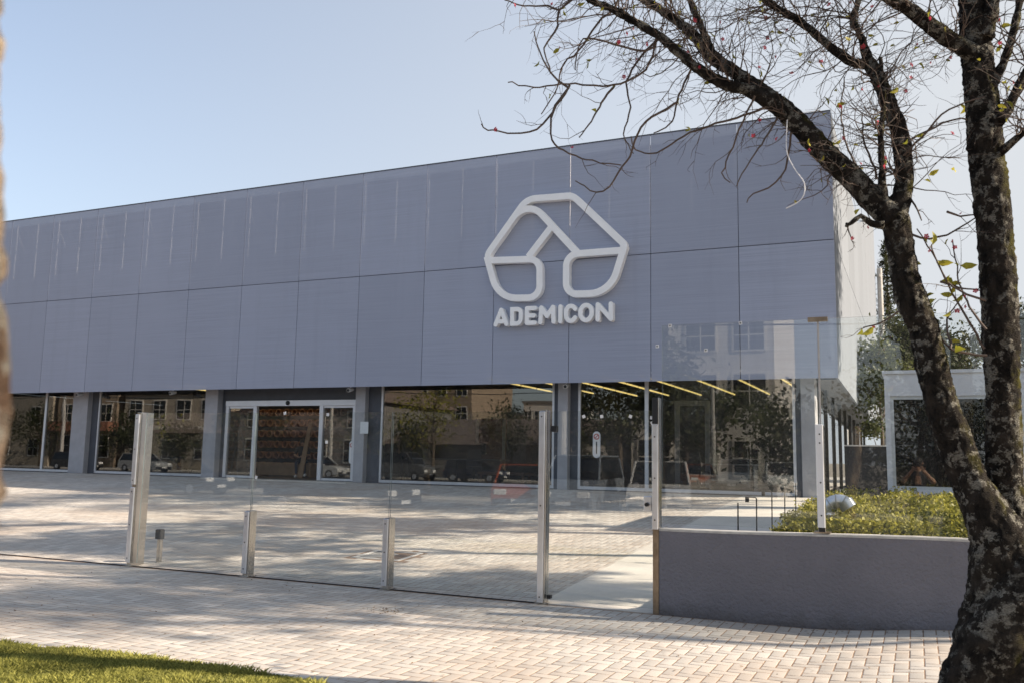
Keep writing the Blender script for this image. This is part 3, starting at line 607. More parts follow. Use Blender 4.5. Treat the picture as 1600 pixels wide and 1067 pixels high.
for x, y, lab in ((-14.6, 25.9, 'grey desk near the left end of the wide window'), (-12.9, 26.3, 'grey desk in the middle of the wide window'), (-5.0, 26.5, 'grey desk behind the window nearest the building corner')):
    desk(x, y, 1.6, lab)
    mo = thing('monitor', (x-.2, y, ZF+.75), 'dark flat monitor standing on the '+lab, 'monitor', 'monitors on the desks'); MB().bev(x-.5, x+.1, y+.02, y+.06, ZF+.9, ZF+1.27, .01).build('screen', M['black'], mo); MB().cyl((x-.2, y+.05, ZF+.75), (x-.2, y+.05, ZF+.95), .03).build('stand', M['black'], mo)
def chair(x, y, m, lab, rz=0):
    c = thing('office_chair', (x, y, ZF), lab, 'chair', 'office chairs by the windows'); c.rotation_euler.z = rz
    s = lambda mb, nm, mm: mb.build(nm, mm, c, local=True)
    s(MB().bev(-.25, .25, -.25, .25, .44, .53, .03), 'seat', m); s(MB().hexa([(-.24, .2, .55), (.24, .2, .55), (.24, .26, .55), (-.24, .26, .55), (-.2, .3, 1.05), (.2, .3, 1.05), (.2, .35, 1.05), (-.2, .35, 1.05)]), 'backrest', m)
    s(MB().cyl((0, 0, .06), (0, 0, .44), .03), 'column', M['black'])
    for k in range(5): a = k*1.2566; s(MB().tube([(0, 0, .10), (.3*math.cos(a), .3*math.sin(a), .05)], .022, 6), 'leg', M['black'])
chair(-13.9, 24.9, M['fabric_l'], 'pale grey office chair in front of the left desk in the wide window', 2.6); chair(-12.6, 25.1, M['fabric'], 'dark grey office chair by the red board in the wide window', 3.6); chair(-5.6, 25.2, M['fabric'], 'dark office chair behind the right window', 2.9)
rb = thing('display_board', (-13.0, 27.2, ZF), 'rust red display board with two white uprights inside the wide window', 'display board')
MB().box(-13.5, -12.5, 27.2, 27.26, ZF+.4, ZF+2.1).build('panel', M['rust'], rb)
for x in (-13.55, -12.55): MB().box(x-.05, x+.05, 27.14, 27.19, ZF, ZF+2.1).build('upright', M['white_plastic'], rb)
bs = thing('low_table', (-11.6, 25.2, ZF), 'low brown table near the middle column inside the wide window', 'table'); MB().bev(-12.4, -10.8, 24.9, 25.6, ZF+.28, ZF+.36, .01).build('top', M['brown'], bs)
for x in (-12.3, -10.9):
    for y in (25.0, 25.5): MB().box(x-.04, x+.04, y-.04, y+.04, ZF, ZF+.28).build('leg', M['brown'], bs)
df = thing('inner_door_frame', (-6.0, 26.3, ZF), 'pale inner door frame standing behind the window near the corner', 'door frame')
for x in (-6.45, -5.55): MB().box(x-.07, x+.07, 26.2, 26.3, ZF, 3.25).build('jamb', M['alu'], df)
MB().box(-6.52, -5.48, 26.2, 26.3, 3.252, 3.40).build('head', M['alu'], df)

# ---------------------------------------------------------------- people
def person(name, joints, bones, rad, base, label, paint, rz=0):
    root = thing(name, base, label, 'person'); root.rotation_euler.z = rz
    me = bpy.data.meshes.new('body'); names = list(joints); me.from_pydata([joints[k] for k in names], [(names.index(a), names.index(b)) for a, b in bones], [])
    ob = bpy.data.objects.new('body', me); COL.objects.link(ob); mod = ob.modifiers.new('skin', 'SKIN'); mod.use_smooth_shade = True
    for i, k in enumerate(names): me.skin_vertices[0].data[i].radius = rad[k] if isinstance(rad[k], tuple) else (rad[k], rad[k])
    me.skin_vertices[0].data[names.index('pelvis')].use_root = True
    sb = ob.modifiers.new('sub', 'SUBSURF'); sb.levels = 2; sb.render_levels = 2
    dg = bpy.context.evaluated_depsgraph_get(); m2 = bpy.data.meshes.new_from_object(ob.evaluated_get(dg)); bpy.data.objects.remove(ob)
    body = bpy.data.objects.new('body', m2); COL.objects.link(body); body.parent = root
    m2.materials.clear()
    for k in ('skin', 'cloth_d', 'denim', 'hair', 'cloth_g'): m2.materials.append(M[k])
    for p in m2.polygons: p.material_index = paint(p.center); p.use_smooth = True
    return root
def head_parts(root, c, fwd, hair=True):
    c = Vector(c); f = Vector(fwd).normalized(); side = f.cross(Vector((0, 0, 1))).normalized()
    def ball(ctr, r, nm, mm, n=10):
        mb = MB(); P = []; 
        for i in range(n+1): a = math.pi*i/n; P.append((ctr.x, ctr.y, ctr.z-r[2]*math.cos(a)))
        mb.tube(P, [max(.002, r[0]*math.sin(math.pi*i/n)) for i in range(n+1)], 14); mb.build(nm, mm, root, True, True)
    ball(c+Vector((0, 0, .035))-f*.022, (.098, .098, .105), 'hair', M['hair'])
    ball(c+f*.098-Vector((0, 0, .015)), (.016, .016, .026), 'nose', M['skin'])
    for s in (-1, 1): ball(c+f*.086+side*.034*s+Vector((0, 0, .012)), (.011, .011, .009), 'eye', M['hair']); ball(c+side*.088*s-Vector((0, 0, .005)), (.014, .014, .03), 'ear', M['skin'])
    ball(c+f*.088-Vector((0, 0, .055)), (.024, .012, .008), 'mouth', M['rust'])
def hand(root, w_, d, up):
    w_ = Vector(w_); d = Vector(d).normalized(); up = Vector(up).normalized(); sd_ = d.cross(up).normalized(); mb = MB()
    mb.tube([w_-d*.02, w_+d*.03, w_+d*.08], [.026, .034, .030], 8)
    for i, L in enumerate((.060, .072, .068, .052)):
        s = w_+d*.07+sd_*(.030-.020*i); mb.tube([s, s+d*L*.5+up*-.006, s+d*L*.85-up*.03], [.010, .009, .007], 6)
    s = w_+d*.02+sd_*.03; mb.tube([s, s+sd_*.035+d*.025, s+sd_*.035+d*.06-up*.01], [.012, .011, .008], 6)
    mb.build('hand', M['skin'], root, True, True)
BN = [('pelvis', 'belly'), ('belly', 'chest'), ('chest', 'neck'), ('neck', 'head'), ('head', 'crown'), ('chest', 'sl'), ('sl', 'el'), ('el', 'wl'), ('chest', 'sr'), ('sr', 'er'), ('er', 'wr'),
      ('pelvis', 'hl'), ('hl', 'kl'), ('kl', 'al'), ('al', 'tl'), ('pelvis', 'hr'), ('hr', 'kr'), ('kr', 'ar'), ('ar', 'tr')]
RD = dict(pelvis=(.16, .12), belly=(.14, .11), chest=(.17, .12), neck=.055, head=(.085, .095), crown=(.06, .07), sl=.07, el=.048, wl=.033, sr=.07, er=.048, wr=.033, hl=.095, kl=.062, al=.042, tl=.04, hr=.095, kr=.062, ar=.042, tr=.04)
st_j = dict(pelvis=(0, 0, .95), belly=(0, 0, 1.12), chest=(0, 0, 1.34), neck=(0, .01, 1.50), head=(0, -.02, 1.62), crown=(0, -.01, 1.70), sl=(-.20, 0, 1.42), el=(-.27, .02, 1.15), wl=(-.24, -.16, .98), sr=(.20, 0, 1.42), er=(.27, .03, 1.14), wr=(.20, -.2, 1.05),
   hl=(-.10, 0, .90), kl=(-.12, -.02, .50), al=(-.13, .03, .09), tl=(-.14, -.14, .04), hr=(.10, 0, .90), kr=(.12, -.03, .50), ar=(.13, .02, .09), tr=(.15, -.15, .04))
def pnt_st(c):
    if c.z > 1.50: return 0
    if c.z < .97: return 0 if (abs(c.x) > .19 and c.z > .9) else (3 if c.z < .10 else 2)
    return 0 if (abs(c.x) > .2 and c.z < 1.16) else 4
r = person('person', st_j, BN, RD, (-15.0, 25.0, ZF), 'person in a dark grey shirt standing inside the wide window, at its left end', pnt_st, .5); head_parts(r, (0, -.02, 1.64), (0, -1, 0)); hand(r, (-.24, -.16, .98), (.1, -.6, -.5), (0, -.3, 1)); hand(r, (.20, -.2, 1.05), (-.1, -.8, -.2), (0, -.2, 1))
si_j = dict(pelvis=(0, 0, .56), belly=(0, -.02, .72), chest=(0, -.06, .94), neck=(0, -.08, 1.10), head=(0, -.13, 1.21), crown=(0, -.12, 1.29), sl=(-.19, -.06, 1.02), el=(-.25, -.18, .78), wl=(-.10, -.40, .72), sr=(.19, -.06, 1.02), er=(.25, -.2, .79), wr=(.08, -.42, .74),
   hl=(-.10, -.02, .54), kl=(-.12, -.48, .53), al=(-.10, -.50, .10), tl=(-.10, -.66, .05), hr=(.10, -.02, .54), kr=(.14, -.46, .55), ar=(.22, -.62, .14), tr=(.26, -.78, .12))
def pnt_si(c):
    if c.z > 1.10: return 0
    if c.z < .14: return 0
    if c.z < .62 or (c.y < -.25 and c.z < .62): return 2
    return 0 if (c.y < -.2 and c.z < .82) else 1
r = person('person', si_j, BN, RD, (-19.75, 25.85, ZF-.02), 'person in dark clothes and pale shoes sitting on the bench inside the entrance', pnt_si, .45); head_parts(r, (0, -.13, 1.23), (0, -1, -.3)); hand(r, (-.10, -.40, .72), (.5, -.6, 0), (0, 0, 1)); hand(r, (.08, -.42, .74), (-.5, -.6, 0), (0, 0, 1))
for (x_, y_, z_) in ((-.10, -.60, .05), (.25, -.73, .10)): MB().tube([(x_-.01, y_+.10, z_+.02), (x_, y_, z_+.01), (x_+.01, y_-.13, z_-.005)], [.05, .055, .035], 10).build('shoe', M['white_plastic'], r, True, True)
# the photographer, seen only in the guardhouse window
ph_j = dict(st_j); ph_j.update(el=(-.30, .16, 1.28), wl=(-.09, .26, 1.55), er=(.30, .16, 1.28), wr=(.09, .26, 1.55), head=(0, .03, 1.66), crown=(0, .02, 1.75), neck=(0, 0, 1.53), tl=(-.14, .15, .04), tr=(.15, .15, .04))
def pnt_ph(c):
    if c.z > 1.52: return 0
    if c.z < .97: return 3 if c.z < .1 else 2
    return 0 if c.y > .10 else 1
r = person('person', ph_j, BN, RD, (0.02, -.46, 0), 'photographer in a dark shirt with raised forearms, mirrored in the guardhouse window', pnt_ph, 0); head_parts(r, (0, .03, 1.68), (0, 1, 0)); hand(r, (-.09, .26, 1.55), (.2, .5, .5), (0, 0, 1)); hand(r, (.09, .26, 1.55), (-.2, .5, .5), (0, 0, 1))
cm = thing('hand_camera', (0.02, -.13, 1.60), 'black camera held up by the photographer mirrored in the guardhouse window', 'camera'); MB().bev(-.05, .09, -.17, -.11, 1.60, 1.70, .01).build('camera_body', M['black'], cm); MB().cyl((.02, -.11, 1.65), (.02, -.06, 1.65), .035, 14).build('lens', M['black'], cm)

# ---------------------------------------------------------------- glass fence
fen = thing('glass_fence', (-7, YFEN, 0), 'waist and head high steel posts carrying clear glass panels along the pavement', 'fence')
fen['label'] = 'clear frameless glass fence on stainless steel posts along the pavement, left of the gate'
def pane(x0, x1, z0, z1, parent, y=YFEN+.06, name='glass_panel'):
    mb = MB(); t = .006; mb.box(x0, x1, y-t, y+t, z0, z1); mb.mi = [1, 1, 0, 1, 0, 1]
    return mb.build(name, [M['glass_fence'], M['glass_edge']], parent)
def post(x, z0, z1, front, depth, splits, parent, m='steel', cover=True):
    p = MB().bev(x-front/2, x+front/2, YFEN, YFEN+depth, z0, z1, .004).build('post', M[m], parent)
    MB().box(x-front/2-.035, x+front/2+.035, YFEN-.05, YFEN+depth+.03, z0-.01 if z0 > .5 else z0-.012, z0+.010).build('base_plate', M['steel'], p)
    if cover:
        for a, b in splits:
            MB().bev(x-front/2-.004, x+front/2-.012, YFEN-.028, YFEN-.002, a, b, .006).build('cover', M['alu_bright'], p)
            for zz_ in (a+.06, b-.06, (a+b)/2): MB().cyl((x-.01, YFEN-.028, zz_), (x-.01, YFEN-.033, zz_), .008, 8).build('screw', M['black'], p)
    return p
post(-10.33, 0, 2.20, .085, .24, ((.06, 1.12), (1.16, 2.17)), fen); post(-8.22, 0, .87, .085, .13, ((.05, .86),), fen); post(-6.03, 0, .87, .08, .13, ((.05, .86),), fen)
P845 = post(-3.95, 0, 2.20, .08, .13, ((.02, 2.185),), fen)
for x0, x1 in ((-10.24, -8.235), (-8.215, -6.045), (-6.025, -4.0)): pane(x0, x1, 0.05, 2.19, fen)
for px_, py_ in ((445, 645), (510, 690), (445, 653), (400, 745), (470, 727), (512, 647)):
    p = at(px_, py_, YFEN+.05); a = random.uniform(-.4, .4); c, s = .02*math.cos(a), .02*math.sin(a)
    if random.random() < .7: MB().prism([(p[0]-c+s, p[2]-c-s), (p[0]+c+s, p[2]-c+s), (p[0]+c-s, p[2]+c+s), (p[0]-c-s, p[2]+c-s)], YFEN+.050, YFEN+.053).build('sticker', M['white_plastic'], fen)
rl = thing('gate_track', (-9, 9.67, 0), 'thin dark steel gate track let into the ground under the glass fence', 'gate track'); MB().box(-24, -4.0, 9.664, 9.690, -.02, .010).build('rail', M['black'], rl)
gate = thing('glass_gate', (-3.3, YFEN, 0), 'clear glass pedestrian gate between the tall post and the grey garden wall', 'gate')
pane(-3.90, -2.66, 0.05, 2.19, gate)
lk = MB().bev(-2.76, -2.665, YFEN+.035, YFEN+.053, 1.09, 1.25, .008).build('lock_plate', M['alu_bright'], gate); MB().cyl((-2.715, YFEN+.035, 1.16), (-2.715, YFEN-.01, 1.16), .022).build('knob', M['black'], lk)
MB().box(-3.895, -3.85, YFEN+.03, YFEN+.09, .06, .10).build('hinge', M['black'], gate); MB().box(-3.87, -3.80, YFEN+.02, YFEN+.10, 1.95, 2.02).build('hinge', M['black'], gate)
for px_, py_ in ((940, 650), (985, 650), (1018, 652), (912, 650), (1019, 660)):
    p = at(px_, py_, YFEN+.05); a = random.uniform(-.5, .5); c, s = .018*math.cos(a), .018*math.sin(a)
    MB().prism([(p[0]-c+s, p[2]-c-s), (p[0]+c+s, p[2]-c+s), (p[0]+c-s, p[2]+c+s), (p[0]-c-s, p[2]+c-s)], YFEN+.050, YFEN+.053).build('sticker', M['white_plastic'], gate)
# small latch post behind the fence
lp = thing('latch_post', (-10.35, 10.1, 0), 'short steel latch post with a black box on top, beside the wide left post', 'post')
p = atz(248, 878, .02); lp.location = (p[0], p[1], 0)
MB().bev(p[0]-.03, p[0]+.03, p[1]-.03, p[1]+.03, -.02, .36, .004).build('shaft', M['steel'], lp); MB().bev(p[0]-.055, p[0]+.05, p[1]-.06, p[1]+.04, .361, .50, .012).build('latch_box', M['black'], lp)

# ---------------------------------------------------------------- garden wall with glass screen
gw = thing('garden_wall', (0, YFEN, 0), 'low rough grey stucco wall with a pale cement cap, right of the gate', 'wall')
wm = MB(); n = 24
for i in range(n+1):
    x = -2.575+i*(6.6/n); zt = .895+.045*float(sstep(-2.5, .4, x))
    for y, z in ((YFEN, float(zg(x, 9.5))-.15), (YFEN+.22, -.2), (YFEN+.22, zt), (YFEN, zt)): wm.v.append((x, y, z))
for i in range(n):
    for k in range(4): k2 = (k+1) % 4; wm.face([4*i+k, 4*i+k2, 4*i+4+k2, 4*i+4+k])
wm.face([3, 2, 1, 0]); wm.face([4*n, 4*n+1, 4*n+2, 4*n+3]); wm.build('wall', M['stucco'], gw)
cm_ = MB()
for i in range(n+1):
    x = -2.575+i*(6.6/n); zt = .897+.045*float(sstep(-2.5, .4, x))
    for y, z in ((YFEN-.004, zt-.012), (YFEN+.224, zt-.012), (YFEN+.224, zt+.010), (YFEN-.004, zt+.010)): cm_.v.append((x, y, z))
for i in range(n):
    for k in range(4): k2 = (k+1) % 4; cm_.face([4*i+k, 4*i+k2, 4*i+4+k2, 4*i+4+k])
cm_.face([3, 2, 1, 0]); cm_.face([4*n, 4*n+1, 4*n+2, 4*n+3]); cm_.build('cap', M['cap'], gw)
gs = thing('glass_screen', (-1, YFEN, .9), 'tall clear glass screen with short pale posts standing on the grey garden wall', 'glass screen')
ep = MB().bev(-2.645, -2.580, YFEN-.005, YFEN+.10, -.02, 0.90, .003).build('post', M['steel_brown'], gs)
p2 = MB().bev(-2.645, -2.575, YFEN+.0, YFEN+.12, .912, 2.33, .004).build('post', M['steel'], gs); MB().bev(-2.648, -2.583, YFEN-.028, YFEN-.002, .90, 2.04, .006).build('cover', M['alu_bright'], p2); MB().bev(-2.645, -2.585, YFEN-.024, YFEN-.002, 2.045, 2.33, .004).build('upper_cover', M['black'], p2)
for z in (1.0, 1.9, 1.45): MB().cyl((-2.615, YFEN-.028, z), (-2.615, YFEN-.033, z), .008, 8).build('screw', M['black'], p2)
x = -.895; p3 = MB().bev(x-.035, x+.035, YFEN+.03, YFEN+.12, .955, 2.03, .004).build('post', M['steel'], gs); MB().bev(x-.04, x+.033, YFEN+.0, YFEN+.028, 1.0, 2.04, .006).build('cover', M['white_plastic'], p3); MB().box(x-.03, x+.03, YFEN+.005, YFEN+.029, .955, .998).build('foot', M['black'], p3)
MB().box(x-.08, x+.08, YFEN-.003, YFEN+.15, .945, .957).build('base_plate', M['steel_brown'], p3)
for z in (1.12, 1.94, 1.85, 1.45): MB().cyl((x, YFEN, z), (x, YFEN-.005, z), .008, 8).build('screw', M['black'], p3)
pane(-2.57, x-.012, .96, 3.15, gs, YFEN+.14); pane(x+.012, 2.2, .965, 3.15, gs, YFEN+.14)
MB().box(x-.10, x+.10, YFEN+.115, YFEN+.165, 3.12, 3.165).build('clip', M['steel_brown'], gs)
MB().box(x-.008, x+.008, YFEN+.132, YFEN+.150, 2.05, 3.119).build('joint_seal', M['cap'], gs)
for px_, py_ in ((1047, 509), (1103, 547), (1027, 541), (1157, 505)):
    p = at(px_, py_, YFEN+.13); a = random.uniform(-.3, .3); c, s = .018*math.cos(a), .018*math.sin(a)
    t_ = MB().prism([(p[0]-c+s, p[2]-c-s), (p[0]+c+s, p[2]-c+s), (p[0]+c-s, p[2]+c+s), (p[0]-c-s, p[2]+c-s)], YFEN+.128, YFEN+.1325).build('sticker', M['white_plastic'], gs)
    MB().box(p[0]-.009, p[0]+.006, YFEN+.1262, YFEN+.1278, p[2]-.008, p[2]+.008).build('print', M['black'], t_)

# garden bed
def zb(x, y): return .86+.022*(y-9.9)
bed = MB(); bed.slab([(-1.38, 9.875), (4.5, 9.875), (4.5, 17.0), (-.52, 17.0), (-.52, 17.4), (-1.65, 17.4)], -.1, lambda x, y: zb(x, y)); tag(bed.build('garden_soil', M['soil']), kind='structure')
kb2 = thing('bed_kerb', (-1.45, 9.9, .0), 'thin concrete kerb holding the planted bed beside the path', 'kerb'); MB().slab([(-1.44, 9.87), (-1.385, 9.87), (-1.655, 17.4), (-1.71, 17.4)], -.1, lambda x, y: zb(x, y)+.02).build('kerb', M['cap'], kb2)
def leaf_cloud(P, size, up=0.3, aspect=.55):
    """diamond leaves bent along the midrib: two quads-as-4-gon"""
    n = len(P); d = rng.normal(0, 1, (n, 3)); d /= np.linalg.norm(d, axis=1)[:, None]; s = rng.normal(0, 1, (n, 3)); s[:, 2] *= up; s -= d*(s*d).sum(1)[:, None]; s /= np.linalg.norm(s, axis=1)[:, None]
    L = (size*rng.uniform(.6, 1.3, n))[:, None]; nn = np.cross(d, s)
    V = np.stack([P-d*L*.5, P+s*L*aspect*.5+nn*L*.06, P+d*L*.5, P-s*L*aspect*.5+nn*L*.06], 1)
    return V.reshape(-1, 3), np.arange(n*4).reshape(-1, 4)
n = 42000; x = rng.uniform(-1.5, 2.6, n); y = 9.9+7.3*rng.random(n)**1.25
lf = -1.40-.27*(y-9.87)/7.5; k = (x > lf+rng.normal(0, .03, n)) & ~((y > 16.95) & (x > -.55)); x, y = x[k], y[k]
hgt = np.array([mnoise.noise((a*2.2, b*2.2, 1)) + .6*mnoise.noise((a*6, b*6, 3)) for a, b in zip(x, y)])
hm = .07+.18*np.clip(hgt+.25, -.2, 1.1)+.05*sstep(-1.2, .5, x); z = zb(x, y)+hm*rng.random(len(x))**.55
V, F = leaf_cloud(np.stack([x, y, z], 1), .055); tag(npmesh('ground_cover', V, F, M['leaf_g'], None, np.repeat(np.clip(.45+.5*hgt+rng.normal(0, .22, len(x)), 0, 1), 4)), 'low yellow-green leafy ground cover filling the bed behind the garden wall', 'ground cover', kind='stuff')
# garden lamps along the path
for k, (px_, py0, py1, head) in enumerate(((1153, 785, 826, 0), (1182, 778, 828, 1), (1206, 769, 814, 1), (1226, 760, 800, 0), (1243, 754, 792, 0))):
    Y = 10.6+k*1.25; a, b = at(px_, py1, Y), at(px_, py0, Y)
    lab = ('short straight black garden rod, leftmost by the path', 'bent black garden lamp, nearer of the two with a visible head', 'bent black garden lamp, farther of the two with a visible head', 'thin black garden rod, second from the right by the bed', 'thin black garden rod, rightmost by the bed')[k]
    g_ = thing('garden_lamp', (a[0], Y, a[2]-.25), lab, 'garden lamp', 'black garden lamps along the path')
    MB().cyl((a[0], Y, a[2]-.3), (b[0], Y, b[2]), .009, 8).build('rod', M['black'], g_)
    if head: MB().tube([(b[0], Y, b[2]), (b[0]-.02, Y, b[2]+.012), (b[0]-.10, Y, b[2]+.014)], .008, 6).build('arm', M['black'], g_); MB().bev(b[0]-.14, b[0]-.095, Y-.025, Y+.025, b[2]-.05, b[2]+.02, .004).build('lamp_head', M['black'], g_)
# ventilation elbow
p = at(1292, 815, 11.6); e_ = thing('pipe_elbow', (p[0], 11.6, .86), 'white plastic pipe elbow sticking out of the planted bed', 'pipe'); c = at(1292, 800, 11.6)
pts = [(c[0], 11.6, .85), (c[0], 11.6, c[2])]; 
for k in range(1, 9): a = k/8*2.2; pts.append((c[0]+.14-.14*math.cos(a), 11.6, c[2]+.14*math.sin(a)))
MB().tube(pts, .085, 18, cap=False).build('bend', M['alu_bright'], e_, True)
q = pts[-1]; MB().tube([(q[0]-.02, q[1], q[2]+.03), (q[0]+.035, q[1], q[2]-.05)], .098, 18, cap=False).build('socket', M['alu_bright'], e_, True); MB().cyl((c[0], 11.6, c[2]-.05), (c[0], 11.6, c[2]-.0), .096, 18).build('collar', M['alu_bright'], e_, True)
for k in (3, 5, 7, 9): a_, b_ = Vector(pts[k-1]), Vector(pts[k]); d_ = (b_-a_).normalized()*.006; MB().tube([a_-d_, a_+d_], .090, 18).build('seam', M['cap'], e_, True)

# ---------------------------------------------------------------- guardhouse
gh = thing('guardhouse', (.6, 17, 1.0), 'small pale grey guardhouse with one large dark window behind the garden wall', 'guardhouse')
x0, x1, z0, z1 = -.47, 1.95, .95, 3.22; wx0, wx1, wz0, wz1 = -.385, 1.25, 1.22, 2.83; YH = 17.0
for a in ((x0, wx0, z0, z1), (wx1, x1, z0, z1), (wx0, wx1, z0, wz0), (wx0, wx1, wz1, z1)): MB().box(a[0], a[1], YH, YH+.15, a[2], a[3]).build('front_wall', M['plaster'], gh)
MB().box(x0, x0+.15, YH+.152, YH+2.4, z0, z1).build('side_wall', M['plaster'], gh); MB().box(x1-.15, x1, YH+.152, YH+2.4, z0, z1).build('side_wall', M['plaster'], gh); MB().box(x0+.15, x1-.15, YH+2.25, YH+2.4, z0, z1).build('back_wall', M['plaster'], gh)
MB().box(x0-.03, x1+.03, YH-.03, YH+2.43, z1+.002, z1+.06).build('roof_slab', M['plaster'], gh)
wn = MB().box(wx0, wx1, YH+.03, YH+.12, wz1-.055, wz1).build('window', M['alu'], gh); MB().box(wx0, wx1, YH+.03, YH+.12, wz0, wz0+.055).build('sill', M['alu'], wn)
for a, b in ((wx0, wx0+.055), (wx1-.055, wx1)): MB().box(a, b, YH+.03, YH+.12, wz0+.055, wz1-.055).build('frame', M['alu'], wn)
MB().box(wx0+.055, wx1-.055, YH+.07, YH+.08, wz0+.055, wz1-.055).build('pane', M['glass_dark'], wn)
lw_ = thing('dark_low_wall', (-.9, 21.0, .8), 'dark low screen wall between the building corner and the guardhouse', 'wall'); MB().box(-1.42, -.35, 21.0, 21.1, .6, 2.02).build('panel', M['black'], lw_); MB().box(-1.44, -.34, 20.98, 21.12, 2.022, 2.05).build('cap', M['cap'], lw_)

# ---------------------------------------------------------------- trees
def leafy_tree(name, x, y, z, hgt, cr_, n, size, m, label, trunk_r=.16, cz=None, ch=None, clumps=26, bark='bark_far', cat='tree', group=None, spread=.30):
    t = thing(name, (x, y, z), label, cat, group); cz = cz or hgt*.66; ch = ch or hgt*.36
    top = z+cz+ch*.5; mb = MB(); tp = [(x, y, z-.2)]; 
    for i in range(1, 8): f = i/7; tp.append((x+rng.normal(0, .05)*hgt*.1, y+rng.normal(0, .05)*hgt*.1, z+f*(top-z)))
    mb.tube(tp, [trunk_r*(1.25 if i == 0 else 1-.8*i/7) for i in range(8)], 9)
    C = []
    while len(C) < clumps:
        p = rng.uniform(-1, 1, 3)
        if .25 < np.linalg.norm(p) < 1: C.append((x+p[0]*cr_, y+p[1]*cr_, z+cz+p[2]*ch))
    C = np.array(C)
    for c in C:
        s = tp[min(7, max(2, int((c[2]-z)/(top-z)*6)))]; s = np.array(s); mid = s*.5+c*.5+np.array([0, 0, -.04*hgt]); mb.tube([s, mid, c], [trunk_r*.32, trunk_r*.2, trunk_r*.05], 5)
    mb.build('trunk', M[bark], t, True)
    w_ = rng.integers(0, len(C), n); cs = cr_*spread*rng.uniform(.7, 1.3, len(C)); P = C[w_]+rng.normal(0, 1, (n, 3))*cs[w_][:, None]*np.array([1, 1, .75])
    V, F = leaf_cloud(P, size); tn = np.clip(rng.random(len(C))[w_]*.6+rng.random(n)*.4, 0, 1)
    npmesh('crown', V, F, M[m], t, np.repeat(tn, 4)); return t
def conifer(x, y, z, h, r, n, label):
    t = thing('conifer', (x, y, z), label, 'tree'); mb = MB(); mb.tube([(x, y, z-.2), (x, y, z+h*.97)], [h*.016, .02], 8); P = []
    for i in range(46):
        f = .22+.78*i/46; L = r*(1-f)**.8+.12; 
        for k in range(6):
            a = rng.uniform(0, 6.28); d = np.array([math.cos(a), math.sin(a), rng.uniform(-.1, .25)]); s = np.array([x, y, z+h*f]); mb.tube([s, s+d*L], [.03, .008], 4, cap=False)
            m_ = max(3, int(n/276)); tt = rng.random(m_)**.6; P.append(s+d*L*tt[:, None]+rng.normal(0, .10, (m_, 3)))
    mb.build('trunk', M['bark_far'], t); P = np.concatenate(P); V, F = leaf_cloud(P, .22, aspect=.3); npmesh('crown', V, F, M['leaf_d'], t, np.repeat(rng.random(len(P)), 4))
p = at(1392, 600, 58); conifer(p[0], 58, .8, 14.5, 1.6, 6000, 'slim dark conifer rising behind the building corner')
p = at(1425, 600, 34); leafy_tree('evergreen_tree', p[0], 34, .8, 6.2, 1.45, 9000, .17, 'leaf_d', 'dark round evergreen tree between the building and the guardhouse', cz=3.9, ch=2.0)
p = at(1500, 600, 36); leafy_tree('evergreen_tree', p[0], 36, .8, 6.4, 1.6, 9000, .18, 'leaf_d', 'dark evergreen tree behind the guardhouse roof, seen between the two stems', cz=3.9, ch=2.2)
p = at(1372, 600, 31); leafy_tree('evergreen_tree', p[0]+.05, 31, .8, 4.6, .72, 4500, .14, 'leaf_m', 'loose mid green tree just behind the pale building side', trunk_r=.08, cz=3.1, ch=1.6, clumps=14)
p = at(1600, 520, 60); leafy_tree('evergreen_tree', p[0]+.3, 60, .8, 11.5, 2.0, 7000, .3, 'leaf_d', 'dark tree at the far right edge behind the right stem', cz=7.5, ch=3.4)
# off to the right: the trees whose shade lies over the forecourt
SH = [(4.8, 15.6, 13, 1.5, .80, .17), (7, 19.5, 14, 1.6, .8, .17), (6.2, 24.4, 13, 1.8, .78, .19), (6.5, 18.6, 20, 1.8, .84, .13), (14, 13.0, 18, 2.1, .80, .14), (8.5, 23.5, 20, 1.9, .83, .14), (4.6, 12.6, 15, 1.3, .84, .13), (12, 24.5, 15, 2.0, .8, .16), (9.6, 14.5, 12.2, 1.35, .8, .15)]
for k, (x, y, h, r, cf_, hf_) in enumerate(SH):
    leafy_tree('street_tree', x, y, .3, h, r, 2300, .30, 'leaf_m', f"leafy tree standing right of the view, shading the forecourt, {('first', 'second', 'third', 'fourth', 'fifth', 'sixth', 'seventh', 'eighth', 'ninth')[sorted(q[0] for q in SH).index(x)]} from the wall", group='shade trees right of the view', cz=h*cf_, ch=h*hf_, clumps=13, spread=.30)

# ---- the cherry tree on the right
ct = thing('cherry_tree', (0.57, 6.85, .1), 'nearly bare two-stemmed cherry tree with lichen on its bark, right foreground', 'tree')
def pp(l, Y0, Y1=None):
    """list of (px, py, width px) -> points and radii; Y runs from Y0 to Y1"""
    Y1 = Y0 if Y1 is None else Y1; P, Rr = [], []
    for i, (x, y, w_) in enumerate(l):
        Y = Y0+(Y1-Y0)*i/max(1, len(l)-1)-.62; q = at(x, y, Y); d = (RW.T @ (q-O_))[2]; P.append(q); Rr.append(w_*.5*d/FPX)
    return P, Rr
def resample(P, Rr, step):
    P = np.array(P); Rr = np.array(Rr); n = len(P); out = []; ro = []
    for i in range(n-1):
        p0, p1, p2, p3 = P[max(i-1, 0)], P[i], P[i+1], P[min(i+2, n-1)]; m_ = max(2, int(np.linalg.norm(p2-p1)/step))
        for k in range(m_):
            t = k/m_; out.append(.5*((2*p1)+(-p0+p2)*t+(2*p0-5*p1+4*p2-p3)*t*t+(-p0+3*p1-3*p2+p3)*t**3)); ro.append(Rr[i]*(1-t)+Rr[i+1]*t)
    out.append(P[-1]); ro.append(Rr[-1]); return np.array(out), np.array(ro)
